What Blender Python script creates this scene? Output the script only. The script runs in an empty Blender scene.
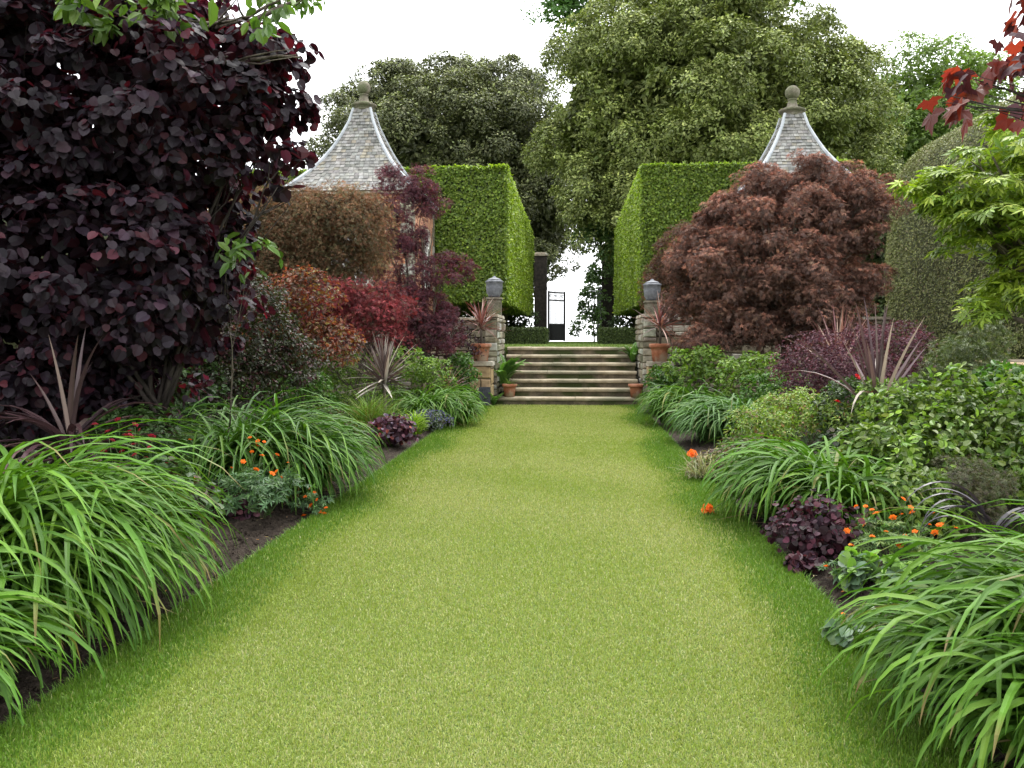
import bpy, math
import numpy as np
from mathutils import Matrix, Vector, Euler

rng = np.random.default_rng(7)
COL = bpy.context.scene.collection
def R(a):
    return np.radians(a) if isinstance(a, np.ndarray) else math.radians(a)
UP = np.array([0., 0., 1.])

# ------------------------------------------------------------------ camera
F = 828.0
VPX, HY = 573.0, 338.0
EYE = Vector((0, 0, 1.5))
yaw = math.atan((VPX - 512) / F)
pitch = math.atan((384 - HY) / F)
cam_d = bpy.data.cameras.new("camera")
cam_d.sensor_width = 36.0
cam_d.lens = F / 1024 * 36.0
cam_d.clip_end = 12000
cam_d.clip_start = 0.05
cam = bpy.data.objects.new("camera", cam_d)
COL.objects.link(cam)
cam.location = EYE
cam.rotation_euler = (R(90) - pitch, 0, yaw)
bpy.context.scene.camera = cam
_RM = Euler((R(90) - pitch, 0, yaw)).to_matrix()


def at(px, py, Y):
    """the world point seen at a pixel, at world depth Y"""
    d = _RM @ Vector(((px - 512) / F, -(py - 384) / F, -1))
    p = EYE + d * (Y / d.y)
    return np.array(p)


# ------------------------------------------------------------------ materials
def new_mat(name):
    m = bpy.data.materials.new(name)
    m.use_nodes = True
    nt = m.node_tree
    nt.nodes.clear()
    out = nt.nodes.new('ShaderNodeOutputMaterial')
    return m, nt, out


def leaf_mat(name, rough=.5, spec=.4, trans=.3, tmul=(1.3, 1.3, .6)):
    m, nt, out = new_mat(name)
    a = nt.nodes.new('ShaderNodeAttribute'); a.attribute_name = 'tint'
    p = nt.nodes.new('ShaderNodeBsdfPrincipled')
    p.inputs['Roughness'].default_value = rough
    p.inputs['Specular IOR Level'].default_value = spec
    nt.links.new(a.outputs['Color'], p.inputs['Base Color'])
    t = nt.nodes.new('ShaderNodeBsdfTranslucent')
    mx = nt.nodes.new('ShaderNodeMix'); mx.data_type = 'RGBA'; mx.blend_type = 'MULTIPLY'
    mx.inputs[0].default_value = 1
    nt.links.new(a.outputs['Color'], mx.inputs[6])
    mx.inputs[7].default_value = (*tmul, 1)
    nt.links.new(mx.outputs[2], t.inputs['Color'])
    s = nt.nodes.new('ShaderNodeMixShader'); s.inputs[0].default_value = trans
    nt.links.new(p.outputs[0], s.inputs[1]); nt.links.new(t.outputs[0], s.inputs[2])
    nt.links.new(s.outputs[0], out.inputs[0])
    return m


def noise_mat(name, cols, scale=4., rough=.85, bump=.3, bscale=None, spec=.2, detail=6., scale2=None, cols2=None, z_stretch=1.):
    """mottled surface: noise through a ramp, a second noise for patches, bump"""
    m, nt, out = new_mat(name)
    tc = nt.nodes.new('ShaderNodeTexCoord')
    mp = nt.nodes.new('ShaderNodeMapping'); mp.inputs['Scale'].default_value = (1, 1, z_stretch)
    nt.links.new(tc.outputs['Object'], mp.inputs[0])
    n = nt.nodes.new('ShaderNodeTexNoise'); n.inputs['Scale'].default_value = scale; n.inputs['Detail'].default_value = detail
    n.inputs['Roughness'].default_value = .65
    nt.links.new(mp.outputs[0], n.inputs[0])
    r = nt.nodes.new('ShaderNodeValToRGB')
    k = len(cols)
    while len(r.color_ramp.elements) < k: r.color_ramp.elements.new(.5)
    for i, c in enumerate(cols):
        r.color_ramp.elements[i].position = .3 + .4 * i / max(1, k - 1)
        r.color_ramp.elements[i].color = (*c, 1)
    nt.links.new(n.outputs[0], r.inputs[0])
    src = r.outputs[0]
    if cols2:
        n2 = nt.nodes.new('ShaderNodeTexNoise'); n2.inputs['Scale'].default_value = scale2 or scale * .2
        n2.inputs['Detail'].default_value = 4
        nt.links.new(mp.outputs[0], n2.inputs[0])
        r2 = nt.nodes.new('ShaderNodeValToRGB')
        r2.color_ramp.elements[0].position = .48; r2.color_ramp.elements[1].position = .62
        nt.links.new(n2.outputs[0], r2.inputs[0])
        mx = nt.nodes.new('ShaderNodeMix'); mx.data_type = 'RGBA'
        nt.links.new(r2.outputs[0], mx.inputs[0])
        nt.links.new(src, mx.inputs[6]); mx.inputs[7].default_value = (*cols2, 1)
        src = mx.outputs[2]
    p = nt.nodes.new('ShaderNodeBsdfPrincipled')
    p.inputs['Roughness'].default_value = rough
    p.inputs['Specular IOR Level'].default_value = spec
    nt.links.new(src, p.inputs['Base Color'])
    b = nt.nodes.new('ShaderNodeBump'); b.inputs['Strength'].default_value = bump; b.inputs['Distance'].default_value = .03
    n3 = nt.nodes.new('ShaderNodeTexNoise'); n3.inputs['Scale'].default_value = bscale or scale * 4; n3.inputs['Detail'].default_value = 5
    nt.links.new(mp.outputs[0], n3.inputs[0])
    nt.links.new(n3.outputs[0], b.inputs['Height'])
    nt.links.new(b.outputs[0], p.inputs['Normal'])
    nt.links.new(p.outputs[0], out.inputs[0])
    return m


def tint_mat(name, rough=.8, spec=.2, metal=0., nscale=6.):
    """colour from the piece's own attribute, broken up by noise"""
    m, nt, out = new_mat(name)
    a = nt.nodes.new('ShaderNodeAttribute'); a.attribute_name = 'tint'
    tc = nt.nodes.new('ShaderNodeTexCoord')
    n = nt.nodes.new('ShaderNodeTexNoise'); n.inputs['Scale'].default_value = nscale; n.inputs['Detail'].default_value = 6
    nt.links.new(tc.outputs['Object'], n.inputs[0])
    mr = nt.nodes.new('ShaderNodeMapRange'); mr.inputs[1].default_value = .3; mr.inputs[2].default_value = .7
    mr.inputs[3].default_value = .6; mr.inputs[4].default_value = 1.3
    nt.links.new(n.outputs[0], mr.inputs[0])
    v = nt.nodes.new('ShaderNodeVectorMath'); v.operation = 'SCALE'
    nt.links.new(a.outputs['Color'], v.inputs[0]); nt.links.new(mr.outputs[0], v.inputs['Scale'])
    p = nt.nodes.new('ShaderNodeBsdfPrincipled')
    p.inputs['Roughness'].default_value = rough; p.inputs['Specular IOR Level'].default_value = spec
    p.inputs['Metallic'].default_value = metal
    nt.links.new(v.outputs[0], p.inputs['Base Color'])
    b = nt.nodes.new('ShaderNodeBump'); b.inputs['Strength'].default_value = .3; b.inputs['Distance'].default_value = .02
    nt.links.new(n.outputs[0], b.inputs['Height']); nt.links.new(b.outputs[0], p.inputs['Normal'])
    nt.links.new(p.outputs[0], out.inputs[0])
    return m


M = {}
M['leaf'] = leaf_mat('leaf_green', .45, .4, .3, (1.2, 1.35, .5))
M['blade'] = leaf_mat('blade_green', .5, .26, .25, (1.2, 1.3, .5))
M['grass'] = leaf_mat('lawn_blade', .55, .3, .3, (1.2, 1.2, .5))
M['hazel'] = leaf_mat('hazel_leaf', .55, .26, .27, (3.2, .65, .85))
M['oakleaf'] = leaf_mat('evergreen_leaf', .55, .35, .12, (1.1, 1.2, .5))
M['mapleleaf'] = leaf_mat('maple_leaf', .6, .22, .3, (1.35, .9, .8))
M['redleaf'] = leaf_mat('red_leaf', .5, .35, .4, (1.8, .8, .6))
M['sword'] = leaf_mat('sword_leaf', .38, .5, .12, (1.3, .9, .8))
M['petal'] = leaf_mat('petal', .55, .2, .35, (1.2, 1., .8))
M['darkbark'] = noise_mat('dark_bark', [(.02, .016, .014), (.04, .032, .028), (.07, .058, .05)], 9, .9, .6, z_stretch=.3)
M['bark'] = noise_mat('bark', [(.05, .04, .03), (.11, .09, .07), (.16, .14, .11)], 9, .9, .6, z_stretch=.3)
M['soil'] = noise_mat('soil', [(.014, .010, .008), (.032, .024, .018), (.055, .042, .033)], 22, .95, .9, 60, .15, 9)
M['turf'] = noise_mat('turf', [(.05, .08, .018), (.09, .13, .03), (.12, .16, .04)], 30, .95, .4)
M['field'] = noise_mat('field', [(.05, .08, .02), (.08, .11, .03), (.10, .13, .04)], .05, .95, .1)
M['oldstone'] = noise_mat('grey_green_stone', [(.06, .055, .04), (.13, .115, .085), (.21, .19, .15)], 6, .9, .5, 25, .15, 8, 2., (.10, .11, .06))
M['stone'] = noise_mat('lichened_stone', [(.13, .11, .08), (.24, .20, .145), (.36, .32, .24)], 5, .9, .5, 25, .15, 8, 2.2, (.42, .40, .34))
M['tread'] = noise_mat('worn_tread_stone', [(.15, .125, .085), (.29, .24, .165), (.40, .35, .26)], 3.2, .85, .4, 25, .2, 8, 1.4, (.16, .15, .10))
M['riser'] = noise_mat('mossy_riser_stone', [(.05, .042, .03), (.11, .09, .062), (.19, .15, .10)], 4, .95, .5, 25, .1, 8, 1.6, (.045, .055, .02))
M['terracotta'] = noise_mat('terracotta', [(.20, .075, .04), (.32, .12, .065), (.40, .19, .12)], 7, .85, .2, 30, .2, 6, 3, (.36, .27, .2))
M['lead'] = noise_mat('weathered_lead', [(.07, .075, .085), (.12, .125, .14), (.2, .21, .23)], 6, .6, .2, 30, .4)
M['slate_dark'] = noise_mat('dark_slate', [(.02, .022, .026), (.04, .043, .05), (.07, .072, .08)], 8, .6, .2)
M['iron'] = noise_mat('black_iron', [(.010, .010, .011), (.016, .016, .017), (.03, .027, .025)], 30, .55, .1, spec=.4)
M['paint'] = noise_mat('white_paint', [(.5, .49, .46), (.68, .67, .63), (.74, .73, .70)], 8, .6, .1)
M['glass'] = noise_mat('dark_glass', [(.02, .025, .03), (.03, .035, .04), (.045, .05, .055)], 2, .08, .0, spec=.6)
M['tiles'] = tint_mat('roof_tiles', .8, .25, 0, 9)
M['rubble'] = tint_mat('rubble_stone', .9, .15, 0, 9)


def brick_mat():
    m, nt, out = new_mat('old_brick')
    tc = nt.nodes.new('ShaderNodeTexCoord')
    g = nt.nodes.new('ShaderNodeNewGeometry')
    sp = nt.nodes.new('ShaderNodeSeparateXYZ'); nt.links.new(tc.outputs['Object'], sp.inputs[0])
    ad = nt.nodes.new('ShaderNodeMath'); ad.operation = 'ADD'
    nt.links.new(sp.outputs[0], ad.inputs[0]); nt.links.new(sp.outputs[1], ad.inputs[1])
    cb = nt.nodes.new('ShaderNodeCombineXYZ')
    nt.links.new(ad.outputs[0], cb.inputs[0]); nt.links.new(sp.outputs[2], cb.inputs[1])
    b = nt.nodes.new('ShaderNodeTexBrick')
    b.inputs['Scale'].default_value = 1
    b.inputs['Brick Width'].default_value = .225; b.inputs['Row Height'].default_value = .075
    b.inputs['Mortar Size'].default_value = .006; b.inputs['Mortar Smooth'].default_value = .3
    b.inputs['Color1'].default_value = (.30, .10, .05, 1); b.inputs['Color2'].default_value = (.42, .19, .10, 1)
    b.inputs['Mortar'].default_value = (.34, .29, .22, 1)
    nt.links.new(cb.outputs[0], b.inputs[0])
    n = nt.nodes.new('ShaderNodeTexNoise'); n.inputs['Scale'].default_value = 3; n.inputs['Detail'].default_value = 6
    nt.links.new(tc.outputs['Object'], n.inputs[0])
    mr = nt.nodes.new('ShaderNodeMapRange'); mr.inputs[1].default_value = .3; mr.inputs[2].default_value = .7; mr.inputs[3].default_value = .55; mr.inputs[4].default_value = 1.25
    nt.links.new(n.outputs[0], mr.inputs[0])
    v = nt.nodes.new('ShaderNodeVectorMath'); v.operation = 'SCALE'
    nt.links.new(b.outputs[0], v.inputs[0]); nt.links.new(mr.outputs[0], v.inputs['Scale'])
    p = nt.nodes.new('ShaderNodeBsdfPrincipled'); p.inputs['Roughness'].default_value = .9
    nt.links.new(v.outputs[0], p.inputs['Base Color'])
    bp = nt.nodes.new('ShaderNodeBump'); bp.inputs['Strength'].default_value = .4; bp.inputs['Distance'].default_value = .01
    nt.links.new(b.outputs['Fac'], bp.inputs['Height']); bp.invert = True
    nt.links.new(bp.outputs[0], p.inputs['Normal'])
    nt.links.new(p.outputs[0], out.inputs[0])
    return m


M['brick'] = brick_mat()


# ------------------------------------------------------------------ mesh builder
class MB:
    def __init__(self):
        self.V, self.L, self.T, self.C, self.n = [], [], [], [], 0
        self.has_col = False

    def add(self, V, faces, col=None):
        """V (k,3); faces: list of index lists; col (3,) or (k,3)"""
        V = np.asarray(V, float)
        self.V.append(V)
        for f in faces:
            self.L.append(np.asarray(f, np.int64) + self.n); self.T.append(np.array([len(f)]))
        c = np.ones((len(V), 4))
        if col is not None:
            c[:, :3] = col; self.has_col = True
        self.C.append(c)
        self.n += len(V)

    def batch(self, V, tmpl_faces, C):
        """V (n,k,3), the same faces for each of n pieces; C (n,3) or (n,k,3)"""
        n, k = V.shape[:2]
        if n == 0: return
        self.V.append(V.reshape(-1, 3))
        flat = np.concatenate([np.asarray(f) for f in tmpl_faces])
        tot = np.array([len(f) for f in tmpl_faces])
        off = (np.arange(n) * k + self.n)[:, None]
        self.L.append((flat[None, :] + off).ravel())
        self.T.append(np.tile(tot, n))
        c = np.ones((n, k, 4))
        c[:, :, :3] = C[:, None, :] if C.ndim == 2 else C
        self.C.append(c.reshape(-1, 4)); self.has_col = True
        self.n += n * k

    def box(self, lo, hi, col=None, taper=0.):
        x0, y0, z0 = lo; x1, y1, z1 = hi
        t = taper
        V = [(x0, y0, z0), (x1, y0, z0), (x1, y1, z0), (x0, y1, z0), (x0 + t, y0 + t, z1), (x1 - t, y0 + t, z1), (x1 - t, y1 - t, z1), (x0 + t, y1 - t, z1)]
        self.add(V, [(0, 3, 2, 1), (4, 5, 6, 7), (0, 1, 5, 4), (1, 2, 6, 5), (2, 3, 7, 6), (3, 0, 4, 7)], col)

    def tube(self, P, rad, sides=7, col=None):
        P = np.asarray(P, float); k = len(P)
        rad = np.broadcast_to(np.asarray(rad, float), (k,))
        T = np.gradient(P, axis=0); T /= np.linalg.norm(T, axis=1)[:, None] + 1e-9
        ref = np.array([.31, .57, .11]) if abs(T[0][2]) > .7 else UP
        A = np.cross(T, ref); A /= np.linalg.norm(A, axis=1)[:, None] + 1e-9
        B = np.cross(T, A)
        th = np.linspace(0, 2 * np.pi, sides, endpoint=False)
        ring = P[:, None, :] + rad[:, None, None] * (np.cos(th)[None, :, None] * A[:, None, :] + np.sin(th)[None, :, None] * B[:, None, :])
        fs = []
        for i in range(k - 1):
            for j in range(sides):
                j2 = (j + 1) % sides
                fs.append((i * sides + j, i * sides + j2, (i + 1) * sides + j2, (i + 1) * sides + j))
        fs.append(tuple(range(sides))[::-1]); fs.append(tuple((k - 1) * sides + j for j in range(sides)))
        self.add(ring.reshape(-1, 3), fs, col)

    def lathe(self, prof, c=(0, 0, 0), sides=24, col=None):
        """prof: (r, z) list; revolved about the vertical through c"""
        th = np.linspace(0, 2 * np.pi, sides, endpoint=False)
        V, fs = [], []
        for r, z in prof:
            for t in th: V.append((c[0] + r * math.cos(t), c[1] + r * math.sin(t), c[2] + z))
        for i in range(len(prof) - 1):
            for j in range(sides):
                j2 = (j + 1) % sides
                fs.append((i * sides + j, i * sides + j2, (i + 1) * sides + j2, (i + 1) * sides + j))
        fs.append(tuple(range(sides))[::-1]); fs.append(tuple((len(prof) - 1) * sides + j for j in range(sides)))
        self.add(V, fs, col)

    def build(self, name, mat, parent=None, smooth=False, origin=None):
        V = np.concatenate(self.V)
        if origin is not None: V = V - np.asarray(origin, float)
        L = np.concatenate(self.L); T = np.concatenate(self.T)
        me = bpy.data.meshes.new(name)
        me.vertices.add(len(V)); me.vertices.foreach_set('co', V.astype(np.float32).ravel())
        me.loops.add(len(L)); me.loops.foreach_set('vertex_index', L.astype(np.int32))
        me.polygons.add(len(T))
        st = np.concatenate([[0], np.cumsum(T)[:-1]]).astype(np.int32)
        me.polygons.foreach_set('loop_start', st)
        if self.has_col:
            a = me.attributes.new('tint', 'FLOAT_COLOR', 'POINT')
            a.data.foreach_set('color', np.concatenate(self.C).astype(np.float32).ravel())
        me.update(calc_edges=True)
        me.validate()
        if smooth: me.polygons.foreach_set('use_smooth', np.ones(len(T), bool))
        else: me.polygons.foreach_set('use_smooth', np.zeros(len(T), bool))
        me.materials.append(mat)
        o = bpy.data.objects.new(name, me)
        COL.objects.link(o)
        if origin is not None and parent is None: o.location = origin
        if parent is not None: o.parent = parent
        return o


def tag(o, label, cat, group=None):
    o['label'] = label; o['category'] = cat
    if group: o['group'] = group
    return o


def reseed(text):
    """each plant keeps its own shape whatever is built before it"""
    h = 0
    for ch in text: h = (h * 131 + ord(ch)) % 2147483647
    rng.bit_generator.state = np.random.default_rng(h).bit_generator.state


def thing(name, loc, label, cat, group=None):
    reseed(label)
    o = bpy.data.objects.new(name, None); COL.objects.link(o)
    o.empty_display_size = .2
    o.location = loc
    return tag(o, label, cat, group)


def structure(o):
    o['kind'] = 'structure'; return o


def stuff(o, label=None):
    o['kind'] = 'stuff'
    if label: o['label'] = label
    return o


# ------------------------------------------------------------------ leaves
def nrm(a):
    return a / (np.linalg.norm(a, axis=-1, keepdims=True) + 1e-9)


def T_(vs, fs): return (np.array(vs, float), fs)


DIAMOND = T_([(0, 0, 0), (.45, .5, .07), (1, 0, -.06), (.45, -.5, .07)], [(0, 2, 1), (0, 3, 2)])
OVAL = T_([(0, 0, 0), (.25, .42, .06), (.68, .36, .05), (1, 0, -.1), (.68, -.36, .05), (.25, -.42, .06)], [(0, 3, 2, 1), (0, 5, 4, 3)])
ROUND = T_([(0, 0, .0), (-.06, .22, .04), (.1, .47, .08), (.45, .56, .07), (.8, .36, .0), (1.02, 0, -.12), (.8, -.36, .0), (.45, -.56, .07), (.1, -.47, .08), (-.06, -.22, .04), (.5, 0, -.02)],
           [(0, 10, 2, 1), (10, 3, 2), (10, 5, 4, 3), (0, 9, 8, 10), (10, 8, 7), (10, 7, 6, 5)])


def palmate(angles, lengths, wid, drop=.12):
    vs = [(0, 0, 0)]; fs = []
    for i, (a, l) in enumerate(zip(angles, lengths)):
        a = R(a); k = len(vs)
        z = -drop * l + .015 * (i % 3)
        for da, r in ((wid, .52), (0, 1.), (-wid, .52)):
            vs.append((l * r * math.cos(a + R(da)), l * r * math.sin(a + R(da)), z * r * r + (.0 if r < 1 else -.03)))
        fs.append((0, k, k + 1, k + 2))
    return T_(vs, fs)


FINGER = palmate([-95, -48, 0, 48, 95], [.55, .85, 1, .85, .55], 13)
ACER = palmate([-110, -55, 0, 55, 110], [.6, .85, 1, .85, .6], 17)
_ms = []
for a, l in zip(range(-140, 141, 20), [.45, .38, .62, .85, .52, .7, .62, 1.05, .62, .7, .52, .85, .62, .38, .45]):
    _ms.append((l * math.cos(R(a)), l * math.sin(R(a)), -.15 * l * l + .02 * math.sin(a)))
NORWAY = T_([(0, 0, 0)] + _ms, [(0, i + 1, i + 2) for i in range(len(_ms) - 1)])


def put_leaves(mb, P, D, N, L, W, tmpl, C, curl=None):
    D = nrm(D); N = nrm(N - (N * D).sum(1)[:, None] * D)
    S = np.cross(N, D)
    tv, tf = tmpl
    V = (P[:, None, :] + (tv[None, :, 0] * L[:, None])[..., None] * D[:, None, :]
         + (tv[None, :, 1] * W[:, None])[..., None] * S[:, None, :]
         + (tv[None, :, 2] * L[:, None])[..., None] * N[:, None, :])
    mb.batch(V, tf, C)


def pick_cols(n, pal, var=.16, r=rng):
    """pal: list of (rgb, weight)"""
    w = np.array([p[1] for p in pal], float); w /= w.sum()
    c = np.array([p[0] for p in pal], float)[r.choice(len(pal), n, p=w)]
    return c * np.exp(r.normal(0, var, (n, 1))) * np.exp(r.normal(0, var * .2, (n, 3)) * np.array([1, .5, 1]))


def runit(n, r=rng):
    return nrm(r.normal(0, 1, (n, 3)))


def billows(lobes, n, rad, minz=-.5, squash=.85):
    """smaller rounded masses sitting on the surface of larger ellipsoids"""
    out = []
    lob = [(np.array(c, float), np.array(r, float)) for c, r in lobes]
    w = np.array([(r[0] * r[1] + r[0] * r[2] + r[1] * r[2]) for c, r in lob]); w /= w.sum()
    tries = 0
    while len(out) < n and tries < n * 30:
        tries += 1
        i = rng.choice(len(lob), p=w); c, r = lob[i]
        d = runit(1)[0]
        if d[2] < minz: continue
        q = c + r * d * rng.uniform(.86, 1.0)
        if any(j != i and (((q - c2) / r2) ** 2).sum() < .8 for j, (c2, r2) in enumerate(lob)): continue
        s = rad * rng.uniform(.65, 1.3)
        out.append((q, np.array([s, s, s * squash])))
    return out


def foliage(mb, lobes, n_clump, cr, n_leaf, L, tmpl, pal, wl=.6, flat=.8, up=.6, droop=.3, inner=.12, minz=-.6, var=.16,
            clump_var=.16, jit=.55, shell=.45, keep=None, tips=None, outer=.7):
    """leaves in clumps over ellipsoids. tips: palette of young leaves at the outside of clumps"""
    lob = [(np.array(c, float), np.array(r, float)) for c, r in lobes]
    w = np.array([(r[0] * r[1] + r[0] * r[2] + r[1] * r[2]) for c, r in lob]); w /= w.sum()
    ci = rng.choice(len(lob), n_clump, p=w)
    cc = np.array([l[0] for l in lob])[ci]; rr = np.array([l[1] for l in lob])[ci]
    d = runit(n_clump)
    flip = d[:, 2] < minz; d[flip, 2] *= -1
    fr = outer + (1 - outer) * rng.random(n_clump) ** .6
    q = cc + rr * d * fr[:, None]
    outn = nrm(d / rr)
    crs = cr * rng.uniform(.6, 1.35, n_clump)
    ctint = np.exp(rng.normal(0, clump_var, (n_clump, 1)))
    if keep is not None:
        k = keep(q); q, outn, crs, ctint = q[k], outn[k], crs[k], ctint[k]; n_clump = len(q)
    li = rng.integers(0, n_clump, n_leaf)
    ld = nrm(runit(n_leaf) + outn[li] * .55 + UP * .25)
    rad = (1 - shell + shell * rng.random(n_leaf)) * crs[li]
    P = q[li] + ld * rad[:, None] * np.array([1, 1, flat])
    N = nrm(ld * .6 + outn[li] * .35 + UP * up + rng.normal(0, jit, (n_leaf, 3)))
    D = nrm(np.cross(N, runit(n_leaf)) + ld * .5 - UP * droop)
    C = pick_cols(n_leaf, pal, var) * ctint[li]
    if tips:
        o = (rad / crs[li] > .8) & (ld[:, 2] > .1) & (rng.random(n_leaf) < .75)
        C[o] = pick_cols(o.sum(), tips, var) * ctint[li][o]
    ls = L * rng.uniform(.7, 1.25, n_leaf)
    if keep is not None:
        k = keep(P); P, D, N, C, ls = P[k], D[k], N[k], C[k], ls[k]
    put_leaves(mb, P, D, N, ls, ls * wl, tmpl, C)
    ni = int(n_leaf * inner)
    if ni:
        i2 = rng.choice(len(lob), ni, p=w)
        P = np.array([l[0] for l in lob])[i2] + np.array([l[1] for l in lob])[i2] * runit(ni) * (rng.random((ni, 1)) ** .4) * .8
        N = nrm(runit(ni) + UP * .4); D = np.cross(N, runit(ni))
        ls = L * 1.35 * rng.uniform(.8, 1.3, ni); C = pick_cols(ni, pal, var)
        if keep is not None:
            k = keep(P); P, D, N, C, ls = P[k], D[k], N[k], C[k], ls[k]
        put_leaves(mb, P, D, N, ls, ls * wl, tmpl, C)


def ell(px, py, Y, rpx, rpz, ry=None):
    """an ellipsoid lobe seen at a pixel, at depth Y"""
    c = at(px, py, Y); s = Y / F
    rx = rpx * s
    return (c, (rx, ry if ry else rx, rpz * s))


def limb(mb, a, b, r0, r1, wob=.08, k=7, sag=0.):
    a = np.array(a, float); b = np.array(b, float)
    t = np.linspace(0, 1, k)[:, None]
    P = a + (b - a) * t
    ln = np.linalg.norm(b - a)
    off = np.cumsum(rng.normal(0, wob * ln / k, (k, 3)), axis=0); off -= t * off[-1]
    P = P + off + UP * (sag * ln * np.sin(t * np.pi))
    mb.tube(P, np.linspace(r0, r1, k), 7)
    return P


def limbs_to(mb, base, lobes, r0, fork=.35, n=None, lift=.3):
    """trunk from base, dividing into a limb for each lobe"""
    base = np.array(base, float)
    cen = np.mean([l[0] for l in lobes], axis=0)
    top = base + (cen - base) * fork; top[2] = base[2] + (cen[2] - base[2]) * fork
    P = limb(mb, base - UP * .1, top, r0, r0 * .75, .04)
    for c, r in lobes[:n or len(lobes)]:
        e = np.array(c) + np.array(r) * runit(1)[0] * .4
        Q = limb(mb, P[-1] - UP * r0 * .2, e, r0 * .5, r0 * .08, .1, 8, .05)
        for _ in range(3):
            s = Q[rng.integers(3, 7)]
            limb(mb, s, np.array(c) + np.array(r) * runit(1)[0] * .85, r0 * .16, r0 * .03, .1, 6)


# ------------------------------------------------------------------ blades
def ribbons(mb, base, az, el0, droop, L, W, C, S=8, fold=.22, power=1.25, zmin=None, bend=None, tip=.8, prof='strap', twist=None, brown=0):
    n = len(az)
    s = np.linspace(0, 1, S + 1)
    el = el0[:, None] - droop[:, None] * s[None, :] ** power
    azs = az[:, None] + (bend[:, None] * s[None, :] if bend is not None else 0)
    st = (L / S)[:, None]
    elm = np.concatenate([el[:, :1] * 0, (el[:, 1:] + el[:, :-1]) / 2], axis=1)
    stp = np.where(np.arange(S + 1)[None, :] == 0, 0, st)
    h = np.cumsum(np.cos(elm) * stp * np.sin(azs), axis=1)
    v = np.cumsum(np.cos(elm) * stp * np.cos(azs), axis=1)
    z = np.cumsum(np.sin(elm) * stp, axis=1)
    P = base[:, None, :] + np.stack([h, v, z], -1)
    side = np.stack([np.cos(azs), -np.sin(azs), np.zeros_like(azs)], -1)
    nor = np.stack([-np.sin(el) * np.sin(azs), -np.sin(el) * np.cos(azs), np.cos(el)], -1)
    if twist is not None:
        t = twist[:, None, None] * (.3 + .7 * s)[None, :, None]
        side, nor = side * np.cos(t) + nor * np.sin(t), nor * np.cos(t) - side * np.sin(t)
    if prof == 'strap':
        w = np.minimum(1, .55 + 1.6 * s) * (1 - s ** 3.2) ** tip
    elif prof == 'sword':
        w = np.minimum(1, .35 + 2.2 * s) * (1 - s ** 2.2) ** .9
    else:
        w = 1 - s * .92
    w = np.maximum(w, .03)
    hw = (W[:, None] * w[None, :] / 2)[..., None]
    V = np.stack([P - side * hw + nor * hw * fold * 2, P, P + side * hw + nor * hw * fold * 2], axis=2)  # n,S+1,3,3
    if zmin is not None: V[..., 2] = np.maximum(V[..., 2], zmin)
    V = V.reshape(n, (S + 1) * 3, 3)
    fs = []
    for i in range(S):
        a = i * 3
        fs += [(a, a + 1, a + 4, a + 3), (a + 1, a + 2, a + 5, a + 4)]
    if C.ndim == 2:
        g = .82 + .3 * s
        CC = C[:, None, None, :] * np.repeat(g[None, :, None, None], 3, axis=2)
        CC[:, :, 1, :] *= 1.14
        if brown:
            bt = (rng.random(n)[:, None] < brown) * np.clip((s[None, :] - .82) / .12, 0, 1)
            CC = CC * (1 - bt[..., None, None]) + np.array([.20, .14, .06]) * bt[..., None, None]
        C = CC.reshape(n, (S + 1) * 3, 3)
    mb.batch(V, fs, C)


GREEN_DAY = [((.066, .148, .013), 5), ((.048, .115, .012), 4), ((.09, .175, .018), 2), ((.14, .15, .04), .15)]
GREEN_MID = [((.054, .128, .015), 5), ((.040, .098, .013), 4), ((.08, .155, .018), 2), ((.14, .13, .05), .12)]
GREEN_FRESH = [((.12, .20, .024), 4), ((.15, .23, .03), 3), ((.08, .15, .022), 3)]


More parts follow.
